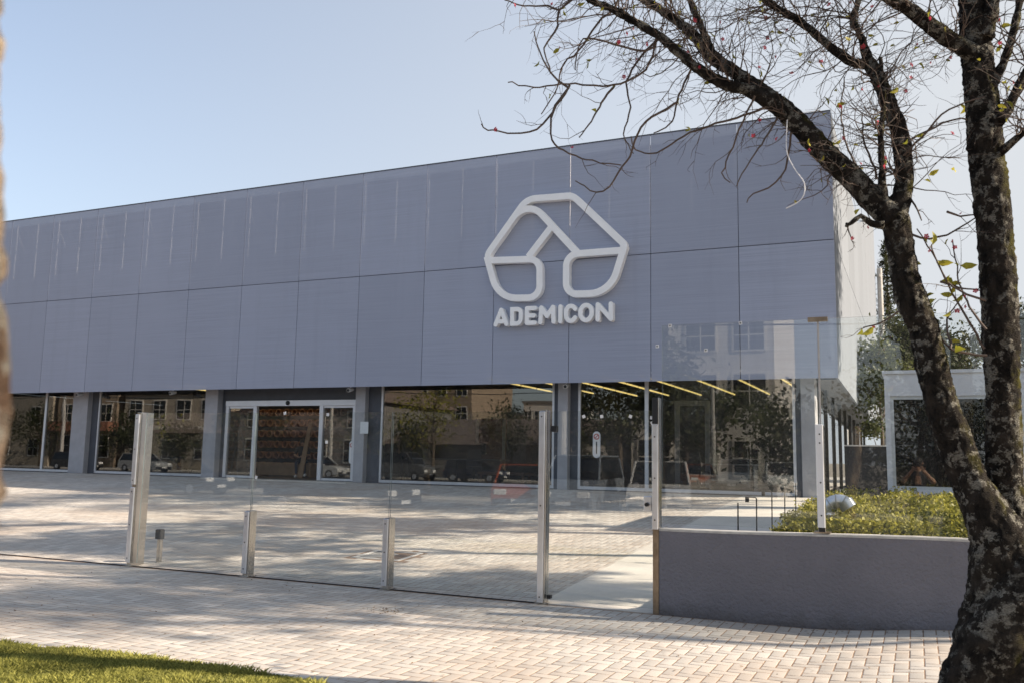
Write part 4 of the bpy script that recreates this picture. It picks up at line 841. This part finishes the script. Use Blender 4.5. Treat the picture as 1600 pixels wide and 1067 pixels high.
def bark_tube(mb, P, Rr, step=.022, n=44, amp=.12, flute=0.0):
    P, Rr = resample(P, Rr, step); T = np.gradient(P, axis=0); T /= np.linalg.norm(T, axis=1)[:, None]
    u = np.array([0, 1., 0]); b = len(mb.v); L = 0
    for i, p in enumerate(P):
        u = u-T[i]*u.dot(T[i]); u = _n(u); w_ = np.cross(T[i], u)
        if i: L += np.linalg.norm(P[i]-P[i-1])
        for k in range(n):
            a = 2*math.pi*k/n; d = u*math.cos(a)+w_*math.sin(a); q = p+d*Rr[i]
            f = mnoise.noise(q*Vector((5, 5, 3)) if False else (q[0]*4.2, q[1]*4.2, q[2]*3.0)); f2 = mnoise.noise((q[0]*17, q[1]*17, q[2]*13)); f3 = mnoise.noise((q[0]*46, q[1]*46, q[2]*60))
            rr = Rr[i]*(1+amp*1.1*f+amp*.75*f2)+.013*f3+flute*Rr[i]*.16*math.sin(3*a+1.3*L)*max(0, 1-L/1.1)
            q = p+d*rr; mb.v.append((q[0], q[1], q[2]))
    for i in range(len(P)-1):
        for k in range(n): k2 = (k+1) % n; mb.face([b+i*n+k, b+i*n+k2, b+(i+1)*n+k2, b+(i+1)*n+k])
    e_ = b+(len(P)-1)*n; mb.face([e_+k for k in range(n)]); mb.face([b+k for k in range(n-1, -1, -1)])
YT = 7.45
stem1 = [(1582, 1190, 215), (1578, 1120, 192), (1576, 1060, 172), (1579, 981, 146), (1576, 928, 124), (1566, 850, 95), (1543, 803, 72), (1515, 753, 53), (1492, 688, 50), (1475, 644, 50), (1464, 600, 48), (1442, 515, 45), (1424, 470, 45), (1411, 425, 42), (1405, 380, 41), (1399, 345, 42), (1385, 325, 40)]
stem2 = [(1605, 1150, 200), (1602, 1060, 140), (1598, 980, 110), (1588, 900, 82), (1578, 830, 62), (1571, 760, 52), (1569, 700, 51), (1567, 620, 51), (1565, 560, 52), (1562, 470, 53), (1558, 425, 52), (1555, 380, 50), (1550, 309, 51), (1541, 247, 50), (1537, 186, 48), (1530, 124, 46), (1526, 80, 44), (1522, 30, 42), (1518, -40, 38), (1520, -260, 28)]
tr_ = MB(); bark_tube(tr_, *pp(stem1, YT, 7.30), n=56, amp=.13, flute=1.0); bark_tube(tr_, *pp(stem2, YT+.12, 7.55), n=56, amp=.12, flute=.9)
bark_tube(tr_, *pp([(1612, 880, 60), (1590, 930, 80), (1555, 1000, 90), (1520, 1080, 90), (1490, 1160, 80)], YT-.16, YT-.28), n=36, amp=.14)
br = [ # (path, Y0, Y1)
 ([(1396, 345, 42), (1345, 292, 36), (1290, 240, 34), (1240, 186, 33), (1209, 160, 27)], 7.30, 7.15),
 ([(1212, 163, 26), (1170, 142, 20), (1130, 131, 17), (1084, 103, 15), (1031, 58, 13), (959, 16, 11), (921, 0, 9), (860, -40, 7)], 7.15, 6.8),
 ([(1212, 160, 26), (1156, 119, 21), (1115, 91, 20), (1078, 50, 15), (1037, 19, 13), (1006, 0, 12), (930, -50, 8)], 7.15, 7.3),
 ([(1114, 90, 14), (1103, 60, 11), (1090, 30, 10), (1078, 0, 9), (1060, -60, 7)], 7.2, 7.5),
 ([(1398, 340, 36), (1412, 290, 27), (1407, 216, 26), (1391, 170, 24), (1373, 124, 22), (1357, 98, 19)], 7.30, 7.45),
 ([(1360, 100, 20), (1335, 99, 14), (1305, 80, 13), (1280, 59, 12), (1249, 34, 12), (1212, 12, 11), (1170, -15, 9)], 7.45, 7.3),
 ([(1358, 100, 18), (1345, 56, 10), (1332, 31, 9), (1342, 0, 9), (1350, -60, 7)], 7.45, 7.7),
 ([(1380, 320, 20), (1378, 290, 13), (1379, 262, 11), (1376, 215, 8), (1381, 160, 6), (1376, 90, 5)], 7.25, 7.2),
 ([(1530, 90, 34), (1500, 72, 25), (1460, 45, 23), (1420, 15, 20), (1385, -6, 18), (1320, -60, 14)], 7.52, 7.1),
 ([(1560, 190, 20), (1575, 170, 16), (1600, 120, 14), (1640, 60, 12)], 7.5, 7.6), ([(1553, 130, 16), (1575, 80, 12), (1592, 10, 11), (1600, -60, 10)], 7.55, 7.8), ([(1562, 240, 14), (1590, 215, 11), (1625, 180, 9)], 7.5, 7.3),
 ([(1540, 60, 26), (1550, 0, 22), (1560, -80, 18)], 7.5, 7.5),
 ([(1380, 352, 14), (1362, 350, 10), (1345, 338, 7), (1330, 350, 6), (1322, 352, 7)], 7.2, 7.1),
]
limb_paths = []
for l, Y0, Y1 in br:
    P, Rr = pp(l, Y0, Y1); big = max(Rr) > .05; bark_tube(tr_, P, Rr, .03 if big else .045, 26 if big else 14, .11); limb_paths.append(resample(P, Rr, .06))
tr_.build('trunk', M['bark'], ct, True)
# twigs
tw = MB(); tips = []; nodes_ = []
hand_tw = [
 [(1027, 59), (1009, 109), (959, 134), (890, 131), (834, 137), (793, 128)], [(887, 140), (865, 175), (862, 219), (890, 241), (927, 253), (971, 259)], [(1060, 160), (1010, 190), (992, 222), (985, 245), (965, 272), (952, 291), (931, 302), (906, 287), (899, 283)],
 [(890, 134), (874, 156), (849, 194), (815, 209), (762, 203), (752, 195)], [(887, 137), (865, 119), (846, 87), (834, 50)], [(900, -6), (874, 16), (856, 9), (818, 9), (790, 0)], [(1205, 165), (1150, 185), (1100, 200), (1077, 209), (1040, 231), (1015, 242), (993, 234), (985, 215)],
 [(1240, 190), (1232, 240), (1227, 266), (1202, 294), (1177, 303), (1166, 317)], [(1220, 175), (1200, 210), (1180, 240), (1150, 290)], [(1180, 150), (1160, 190), (1145, 230), (1128, 270), (1140, 285)], [(1031, 58), (1010, 80), (960, 70), (920, 60), (906, 70), (898, 110)], [(1084, 103), (1060, 150), (1050, 190), (1020, 210)],
 [(959, 16), (930, 40), (905, 80), (880, 100), (870, 140), (845, 180)], [(1031, 60), (1000, 90), (980, 130), (985, 170), (975, 210), (990, 240)], [(960, 134), (940, 160), (925, 190), (905, 215)], [(874, 16), (868, 50), (850, 75), (860, 110)],
 [(1405, 250), (1440, 215), (1470, 180), (1510, 160), (1540, 150)], [(1410, 225), (1450, 205), (1500, 185), (1540, 200)], [(1415, 300), (1430, 320), (1440, 345)], [(1400, 355), (1440, 372), (1480, 368), (1510, 350), (1530, 335)], [(1365, 305), (1345, 270), (1325, 235), (1315, 180), (1320, 120)], [(1372, 280), (1350, 220), (1348, 180)],
 [(1540, 555), (1510, 552), (1485, 545), (1468, 525), (1455, 490), (1443, 455), (1425, 425), (1405, 390), (1385, 352)], [(1538, 545), (1515, 505), (1490, 460), (1470, 420), (1450, 385), (1433, 358)], [(1540, 515), (1515, 480), (1498, 440), (1488, 373)], [(1540, 470), (1510, 460), (1480, 440), (1460, 400), (1455, 382)], [(1440, 470), (1405, 485), (1375, 505), (1350, 512)],
 [(1468, 440), (1500, 450), (1535, 455)], [(1485, 545), (1480, 500), (1500, 470)], [(1480, 330), (1500, 338), (1525, 335)],
]
def grow(p, d, L, r, lev, seg=7, droop=.0):
    P = [np.array(p)]; dd = _n(d)
    for i in range(seg):
        dd = _n(dd+rng.normal(0, .22, 3)+np.array([0, 0, droop])); P.append(P[-1]+dd*L/seg)
    R2 = [r*(1-.72*i/seg) for i in range(seg+1)]
    tw.tube(P, R2, 5 if lev == 0 else 4, cap=False); nodes_.extend(P[2:]); tips.append(P[-1])
    if lev < 2:
        for _ in range(rng.integers(2, 5) if lev == 0 else rng.integers(0, 3)):
            i = rng.integers(1, seg); t = _n(P[i+1]-P[i]); s = _n(np.cross(t, rng.normal(0, 1, 3))); grow(P[i], t*.7+s*rng.uniform(.5, 1), L*rng.uniform(.35, .7), max(.0022, R2[i]*.7), lev+1, max(4, seg-2), droop*.6)
hand_pts = []
for k, l in enumerate(hand_tw):
    right = l[0][0] > 1340; Y0 = (7.42 if right else 7.1)+rng.uniform(-.12, .12); Y1 = Y0+rng.uniform(-.35, .35)
    P, Rr = pp([(x, y, 4.0-2.2*i/(len(l)-1)) for i, (x, y) in enumerate(l)], Y0, Y1); P, Rr = resample(P, Rr, .05); P = P+rng.normal(0, .004, P.shape); tw.tube(P, list(Rr), 6, cap=False); hand_pts.append(P); nodes_.extend(P[3:]); tips.append(P[-1])
    for _ in range(max(2, len(P)//6)):
        i = rng.integers(2, len(P)-1); t = _n(P[i]-P[i-1]); s = _n(np.cross(t, rng.normal(0, 1, 3))); grow(P[i], t*.8+s*.8, rng.uniform(.12, .35), .0034, 1, 5)
for (P, Rr), nn_, L in zip(limb_paths, (22, 62, 60, 26, 48, 56, 30, 18, 46, 20, 18, 16, 16, 2), (.5, .75, .7, .6, .6, .7, .6, .4, .7, .6, .6, .5, .5, .3)):
    for _ in range(nn_):
        i = rng.integers(2, len(P)-1); t = _n(P[i]-P[i-1]); s = _n(np.cross(t, rng.normal(0, 1, 3))); grow(P[i], t*.35+s+np.array([-.1, 0, rng.choice([.35, -.25])]), L*rng.uniform(.45, 1.25), rng.uniform(.0034, .0068), 0, 8, droop=rng.uniform(-.07, .10))
tw.build('twigs', M['twig'], ct)
bpy.data.objects['twigs']['kind'] = 'stuff'
# leaves and blossom
def leaf_shape(L, wd):
    mb = MB(); pts = [(0, 0, 0), (wd*.5, L*.35, .012), (wd*.38, L*.7, .008), (0, L, -.012), (-wd*.38, L*.7, .008), (-wd*.5, L*.35, .012), (0, L*.5, 0)]
    mb.v = [tuple(p) for p in pts]; mb.f = [[0, 1, 6], [1, 2, 6], [2, 3, 6], [3, 4, 6], [4, 5, 6], [5, 0, 6]]; mb.mi = [0]*6; return mb
def with_tint(o, v): a = o.data.attributes.new('tint', 'FLOAT', 'POINT'); a.data.foreach_set('value', np.full(len(o.data.vertices), v, np.float32)); return o
lv = [with_tint(leaf_shape(.075, .035).build('leaf', M['leaf_y'], ct, True, True), v) for v in (.2, .5, .75, .95)]
def bloom():
    mb = MB()
    for k in range(5):
        a = k*1.2566; c, s = math.cos(a), math.sin(a); b = len(mb.v); mb.v += [(0, 0, 0), (.014*c-.009*s, .014*s+.009*c, .010), (.024*c, .024*s, .016), (.014*c+.009*s, .014*s-.009*c, .010)]; mb.face([b, b+1, b+2, b+3])
    return mb
fl = [with_tint(bloom().build('blossom', M['petal'], ct, False, True), v) for v in (.2, .8)]
off = np.array(ct.location)
nod = np.array(nodes_); pj = np.array([proj(p) for p in nod]); inf = (pj[:, 0] > 740) & (pj[:, 0] < 1598) & (pj[:, 1] > 2) & (pj[:, 1] < 600)
sel = nod[inf]
def put(src, p, used, sc=1.0):
    o = src if not used else link_copy(src, ct); o.location = p-off; o.rotation_euler = rng.uniform(-2.6, 2.6, 3); o.scale = [sc]*3
spr = np.concatenate(hand_pts[22:29]); cnt = {}
for k in range(165):
    s_ = lv[k % 4]; pool = spr if k < 26 else sel; put(s_, pool[rng.integers(len(pool))]+rng.normal(0, .008, 3), cnt.get(s_.name, 0), rng.uniform(.9, 1.5) if k < 26 else rng.uniform(.45, 1.05)); cnt[s_.name] = 1
for k in range(70):
    s_ = fl[k % 2]; pool = spr if k < 10 else sel; c = pool[rng.integers(len(pool))]; put(s_, c+rng.normal(0, .010, 3), cnt.get(s_.name, 0), rng.uniform(.6, 1.05)); cnt[s_.name] = 1
sg = thing('string', tuple(at(1230, 190, 6.38)), 'loose white string hanging from the left limb of the cherry tree', 'string'); P, _r = pp([(1230, 188, 1), (1229, 235, 1), (1240, 262, 1), (1257, 288, 1), (1252, 312, 1), (1228, 326, 1)], 7.0); P, _r = resample(P, _r, .03); MB().tube(P, .0035, 5).build('cord', M['white_plastic'], sg)

# ---- near trunk at the left edge
lt = thing('pale_tree', (-1.15, .95, 0), 'out-of-focus pale trunk at the extreme left edge of the view', 'tree'); P, Rr = [], []
for ex, y in ((4, -260), (9, -60), (9, 60), (4, 170), (13, 330), (12, 450), (17, 540), (16, 610), (12, 680), (4, 770), (-14, 900), (-45, 1150), (-80, 1500), (-120, 2100)):
    d = ray(ex+6, y); q = O_+d*1.05; r = .11 if y < 1000 else .11+.05*(y-1000)/1100; P.append(q-cr*r*1.28); Rr.append(r)
P = [p for p in P if p[2] > -.1]; Rr = Rr[:len(P)]
lm = MB(); bark_tube(lm, P[::-1], Rr[::-1], .02, 56, .11); lm.build('trunk', M['bark_pale'], lt, True)

# ---------------------------------------------------------------- litter on the paving
n = 420; x = np.concatenate([rng.uniform(-12, 1.2, n), rng.normal(-5.15, .13, 70), rng.uniform(-2.5, 1.0, 60)]); y = np.concatenate([rng.uniform(5.6, 9.6, n), rng.normal(8.3, .08, 70), rng.normal(9.5, .06, 60).clip(9.2, 9.62)])
z = zg(x, y)+.008+np.concatenate([np.zeros(n), rng.random(70)*.03, np.zeros(60)])
V, F = leaf_cloud(np.stack([x, y, z], 1), .035); V[:, 2] = np.repeat(z, 4)+(V[:, 2]-np.repeat(z, 4))*.25
M['dry_leaf'] = leaf_mat('dry_leaf', (.05, .028, .015), (.22, .13, .06), .1)
tag(npmesh('fallen_leaves', V, F, M['dry_leaf'], None, np.repeat(rng.random(len(x)), 4)), 'small dry leaves and crumbs scattered over the pavement', 'litter', kind='stuff')

# ---------------------------------------------------------------- far right house, pole
p = at(1600, 640, 45); hs = thing('brick_house', (p[0]+2, 45, .8), 'reddish brick house glimpsed at the right edge behind the right stem', 'house')
q0, q1 = at(1583, 604, 45), at(1583, 760, 45); MB().box(q0[0], q0[0]+8, 45, 52, .5, q0[2]).build('wall', M['rust'], hs); MB().box(q0[0]-.2, q0[0]+8.2, 44.8, 52.2, q0[2]+.002, q0[2]+.2).build('roof', M['wood'], hs)
w_ = MB().box(q0[0]+.2, q0[0]+1.6, 44.94, 44.998, 2.2, 3.6).build('window', M['white_plastic'], hs); MB().box(q0[0]+.3, q0[0]+1.5, 44.92, 44.938, 2.3, 3.5).build('pane', M['glass_dark'], w_)
p0, p1 = at(1374, 420, 50), at(1374, 700, 50); po = thing('concrete_pole', (p0[0], 50, .8), 'slim grey concrete pole beside the rear of the pale building side', 'pole'); MB().tube([(p0[0], 50, .5), (p0[0], 50, p0[2])], [.17, .13], 10).build('shaft', M['cap'], po); MB().box(p0[0]-.03, p0[0]+.03, 49.3, 50.7, p0[2]-.5, p0[2]-.4).build('crossarm', M['cap'], po)

# ---------------------------------------------------------------- street mirrored in the glass
BC = dict(cream=mat('cream_render', (0.40, 0.35, 0.28), .8, var=.1), tan=mat('tan_render', (0.30, 0.235, 0.17), .8, var=.12), brick=mat('brick_render', (0.30, 0.14, 0.09), .85, var=.2, vscale=8), roof=mat('roof_tile', (0.15, 0.115, 0.095), .85, var=.25, vscale=6), whitef=mat('white_render', (0.66, 0.64, 0.60), .8, var=.06), greyr=mat('grey_render', (0.20, 0.19, 0.18), .8, var=.1))
def house(x0, x1, y0, y1, h, m, label, rows, roof='flat', name='street_house'):
    b = thing(name, ((x0+x1)/2, y1, 0), label, 'building', 'buildings across the street mirrored in the windows'); MB().box(x0, x1, y0, y1, -.1, h).build('wall', BC[m], b)
    if roof == 'flat': MB().box(x0-.15, x1+.15, y0-.15, y1+.15, h+.002, h+.3).build('roof', BC['greyr'], b)
    else:
        MB().hexa([(x0-.5, y0-.5, h+.002), (x1+.5, y0-.5, h+.002), (x1+.5, y1+.6, h+.002), (x0-.5, y1+.6, h+.002), (x0+1, (y0+y1)/2-.1, h+roof), (x1-1, (y0+y1)/2-.1, h+roof), (x1-1, (y0+y1)/2+.1, h+roof), (x0+1, (y0+y1)/2+.1, h+roof)]).build('roof', BC['roof'], b)
    for (z, wz, n_, ww) in rows:
        st_ = (x1-x0)/n_
        for k in range(n_):
            c = x0+st_*(k+.5); f = MB().box(c-ww/2-.1, c+ww/2+.1, y1+.002, y1+.06, z-.1, z+wz+.1).build('window', BC['whitef'], b); MB().box(c-ww/2, c+ww/2, y1+.0605, y1+.07, z, z+wz).build('pane', M['glass_dark'], f)
            MB().box(c-.03, c+.03, y1+.0705, y1+.085, z, z+wz).build('bar', BC['whitef'], f); MB().box(c-ww/2, c+ww/2, y1+.0705, y1+.083, z+wz/2-.03, z+wz/2+.03).build('bar', BC['whitef'], f)
    return b
house(-92, -79, -28, -16, 9, 'cream', 'cream tiled house mirrored in the leftmost window', [(1, 1.5, 3, 1.2), (4.2, 1.6, 3, 1.2), (7, 1.4, 3, 1.2)])
hb = house(-78, -70, -27, -16, 10, 'tan', 'tan block with a brick balcony mirrored left of the plaster column', [(1, 2.0, 2, 2.2), (4.4, 1.6, 3, 1.3), (7.4, 1.6, 3, 1.3)])
MB().box(-78.2, -69.8, -16.1, -14.9, 3.4, 4.3).build('balcony', BC['brick'], hb)
hc = house(-69, -57, -26, -16, 8.2, 'cream', 'cream brick-trimmed house with white windows and a roof sign, mirrored left of the entrance', [(1, 1.6, 3, 1.6), (4.6, 1.7, 4, 1.5)])
MB().box(-69.1, -56.9, -16.2, -15.8, 6.9, 7.25).build('cornice', BC['whitef'], hc); MB().box(-69.1, -56.9, -16.15, -15.85, 3.6, 3.9).build('cornice', BC['whitef'], hc); MB().box(-66, -58.5, -16.5, -16.3, 8.6, 9.9).build('sign_board', M['white_plastic'], hc)
house(-55, -41, -30, -16, 6.0, 'greyr', 'grey tile-roofed house mirrored in the entrance glazing', [(1, 1.8, 4, 1.6), (3.9, 1.3, 4, 1.2)], 2.2)
hd = house(-40, -14, -30, -17, 2.6, 'greyr', 'long low building under a big tiled roof, mirrored in the wide window', [], 2.3)
house(-63, -49, -62, -50, 15, 'tan', 'tall tan apartment block with balconies, mirrored above the low roof', [(6, 1.5, 5, 1.4), (9, 1.5, 5, 1.4), (12, 1.5, 5, 1.4), (15, 1.2, 5, 1.4)])
house(-52, -47.5, -75, -62, 7.2, 'cream', 'narrow cream apartment block mirrored beyond the low tiled roof', [(4.6, 1.4, 4, .8)])
house(-46.5, -41, -72, -60, 8.6, 'whitef', 'white flat-roofed block mirrored near the middle column', [(6.4, 1.2, 4, .9), (4.2, 1.2, 4, .9)])
house(-13, -6, -32, -24, 11.5, 'whitef', 'white house mirrored in the tall glass screen', [(1, 1.6, 3, 1.5), (4.2, 1.6, 3, 1.5), (7, 1.4, 3, 1.4)], 2.4)
for k, (x, y, h, r, m_) in enumerate([(-19, -14, 8.2, 2.2, 'leaf_d'), (-16.5, -17, 8.6, 2.2, 'leaf_m'), (-14.3, -14, 8.4, 2.0, 'leaf_d'), (-12.2, -18, 8.8, 2.3, 'leaf_d'), (-10.6, -14.5, 6.4, 1.7, 'leaf_m'), (-8.6, -17, 5.6, 1.7, 'leaf_d')]):
    leafy_tree('tall_tree', x, y, 0, h, r, 3600, .30, m_, f"{('first', 'second', 'third', 'fourth', 'fifth', 'sixth')[k]} from the left of the tall trees mirrored in the corner window", group='trees across the street', cz=h*.66, ch=h*.36, trunk_r=.15)
for k, (x, y, h, r) in enumerate([(-3.6, -13.5, 4.0, 1.8), (.2, -14, 5.6, 2.2), (3.6, -13.5, 5.4, 2.1), (7, -14, 6, 2.2)]):
    leafy_tree('street_bush', x, y, 0, h, r, 4200, .24, 'leaf_d', f"{('first', 'second', 'third', 'fourth')[k]} from the left of the dark bushes mirrored in the guardhouse window", group='bushes across the street', cz=h*.5, ch=h*.48, clumps=30)
leafy_tree('yellow_tree', -31.5, -9.5, 0, 7.0, 2.3, 1500, .22, 'leaf_y', 'yellow-leaved tree mirrored in the left of the wide window', cz=4.6, ch=2.2)
for k, (x, y, h, r, lab) in enumerate([(-83, -13, 6.5, 2.0, 'dark street tree mirrored in the far left pane'), (-66, -13.5, 5.2, 1.7, 'dark street tree mirrored left of the wide post'), (-58.5, -12.8, 4.6, 1.5, 'low dark tree mirrored beside the entrance column'), (-47, -13, 5.0, 1.8, 'dark tree mirrored in the entrance panes'), (-36, -13.5, 4.4, 1.6, 'round dark tree mirrored low in the wide window'), (-27.5, -13, 5.4, 1.7, 'dark tree mirrored at the right of the wide window'), (-21.5, -13.2, 6.4, 1.9, 'dark tree mirrored just left of the middle column')]):
    leafy_tree('verge_tree', x, y, 0, h, r, 2600, .24, 'leaf_d', lab, group='trees along the far pavement', cz=h*.62, ch=h*.36, clumps=20)
leafy_tree('bronze_tree', -75, -12, 0, 6, 2, 1500, .25, 'leaf_d', 'dark street tree mirrored in the leftmost window', cz=3.6, ch=1.9)
up = thing('utility_pole', (-62, -12, 0), 'concrete utility pole with black cables, mirrored in the windows', 'utility pole')
for x in (-72, -42, -12): MB().tube([(x, -11.8, -.1), (x, -11.8, 9)], [.16, .11], 10).build('shaft', M['cap'], up); MB().box(x-.06, x+.06, -12.8, -10.8, 8.2, 8.32).build('crossarm', M['cap'], up)
for y, z in ((-12.7, 8.4), (-12.2, 8.35), (-11.4, 8.4), (-10.9, 8.35), (-11.6, 7.4), (-11.55, 7.1), (-11.6, 6.7)):
    P = []
    for a in range(-132, 49, 5): f = ((a+132) % 30)/30; P.append((a, y, z-.55*4*f*(1-f)))
    MB().tube(P, .03, 5).build('cable', M['black'], up)
PAINT = lambda n_, c: mat(n_, c, .28, .1, var=.03)
def car(x, y, rz, paint, label, L=4.2, Wd=1.75, hh=1.5, van=False, bed=False):
    c = thing('parked_car', (x, y, -.12), label, 'car', 'vehicles parked along the street'); c.rotation_euler.z = rz; bz = lambda mb, nm, m_, p=None, s=False: mb.build(nm, m_, p or c, s, True)
    l = L/2; hb = hh*.60
    prof = [(-l, .35), (-l, .62), (-l+.12, hb), (-l+.9, hb+.03), (l-.9, hb), (l-.15, hb*.86), (l, .6), (l, .3), (l-.3, .24), (-l+.3, .24)]
    bz(MB().prism(prof, -Wd/2, Wd/2), 'body', paint)
    roof = [(-l+.1, hb), (-l+.25, hh-.06), (-l+.6, hh), (l-1.5 if van else l-2.0, hh), (l-.9 if van else l-1.2, hb)] if not bed else [(-.4, hb), (-.35, hh), (.6, hh), (1.2, hb)]
    n_ = len(roof); cb = MB(); cb.v = [(a, -Wd/2+.02+(.14 if z > hb+.1 else 0), z) for a, z in roof]+[(a, Wd/2-.02-(.14 if z > hb+.1 else 0), z) for a, z in roof]
    cb.f = [list(range(n_)), list(range(2*n_-1, n_-1, -1))]+[[i, n_+i, n_+(i+1) % n_, (i+1) % n_] for i in range(n_)]; cb.mi = [0]*len(cb.f); bz(cb, 'cabin', M['glass_dark'])
    rf = [p_ for p_ in roof if p_[1] > hh-.1]; bz(MB().box(min(p_[0] for p_ in rf)+.05, max(p_[0] for p_ in rf)-.02, -Wd/2+.15, Wd/2-.15, hh-.02, hh+.03), 'roof', paint)
    for a, b in ((roof[0], roof[1]), (roof[-1], roof[-2])):
        for s in (-1, 1): bz(MB().tube([(a[0], s*(Wd/2-.03), a[1]), (b[0], s*(Wd/2-.16), b[1])], .035, 6), 'pillar', paint)
    for sx in (-1, 1):
        for s in (-1, 1):
            xx = sx*(l-.75); wl = bz(MB().tube([(xx, s*(Wd/2-.18), .31), (xx, s*(Wd/2+.01), .31)], .31, 18), 'wheel', M['black']); bz(MB().tube([(xx, s*(Wd/2+.005), .31), (xx, s*(Wd/2+.02), .31)], [.19, .17], 12), 'rim', M['alu_bright'], wl)
    for s in (-1, 1): bz(MB().bev(l-.12, l+.015, s*Wd*.34-.2, s*Wd*.34+.2, .60, .76, .02), 'headlight', M['white_plastic']); bz(MB().box(-l-.012, -l+.05, s*Wd*.4-.1, s*Wd*.4+.1, .62, .85), 'tail_light', M['red'])
    bz(MB().bev(l-.1, l+.05, -Wd/2+.05, Wd/2-.05, .30, .48, .03), 'bumper', M['black']); bz(MB().box(l+.052, l+.06, -.24, .24, .36, .47), 'plate', M['white_plastic'])
car(-15.9, -3.4, 0.03, PAINT('black_paint', (.012, .013, .016)), 'black off-road car mirrored in the window right of the middle column', 4.5, 1.85, 1.75, van=True)
car(-12.2, -8.5, 1.2, PAINT('orange_paint', (.36, .075, .02)), 'orange car mirrored low in the window near the corner', 4.1, 1.75, 1.5)
car(-9.9, -8.2, 1.5, PAINT('grey_blue_paint', (.22, .26, .31)), 'grey-blue van mirrored beside the orange car', 4.3, 1.8, 1.85, van=True)
car(-7.4, -8.5, 1.35, PAINT('white_paint', (.62, .63, .63)), 'white pick-up mirrored at the corner end of the window', 4.8, 1.8, 1.7, bed=True)
car(-27.5, -8.6, 0, PAINT('dark_blue_paint', (.02, .028, .05)), 'dark blue car mirrored low in the wide window', 4.3)
car(-33.5, -8.6, 0, PAINT('grey_paint', (.12, .125, .13)), 'grey van mirrored low at the left of the wide window', 4.7, 1.85, 1.95, van=True)
car(-40.5, -8.6, 0, PAINT('white_car_paint', (.55, .56, .56)), 'white car mirrored behind the right door pane', 4.2)
car(-66, -8.6, 0, PAINT('graphite_paint', (.05, .052, .056)), 'graphite car mirrored left of the wide steel post', 4.3)
car(-58, -8.5, 0, PAINT('silver_paint', (.35, .36, .37)), 'silver car mirrored left of the entrance', 4.2)
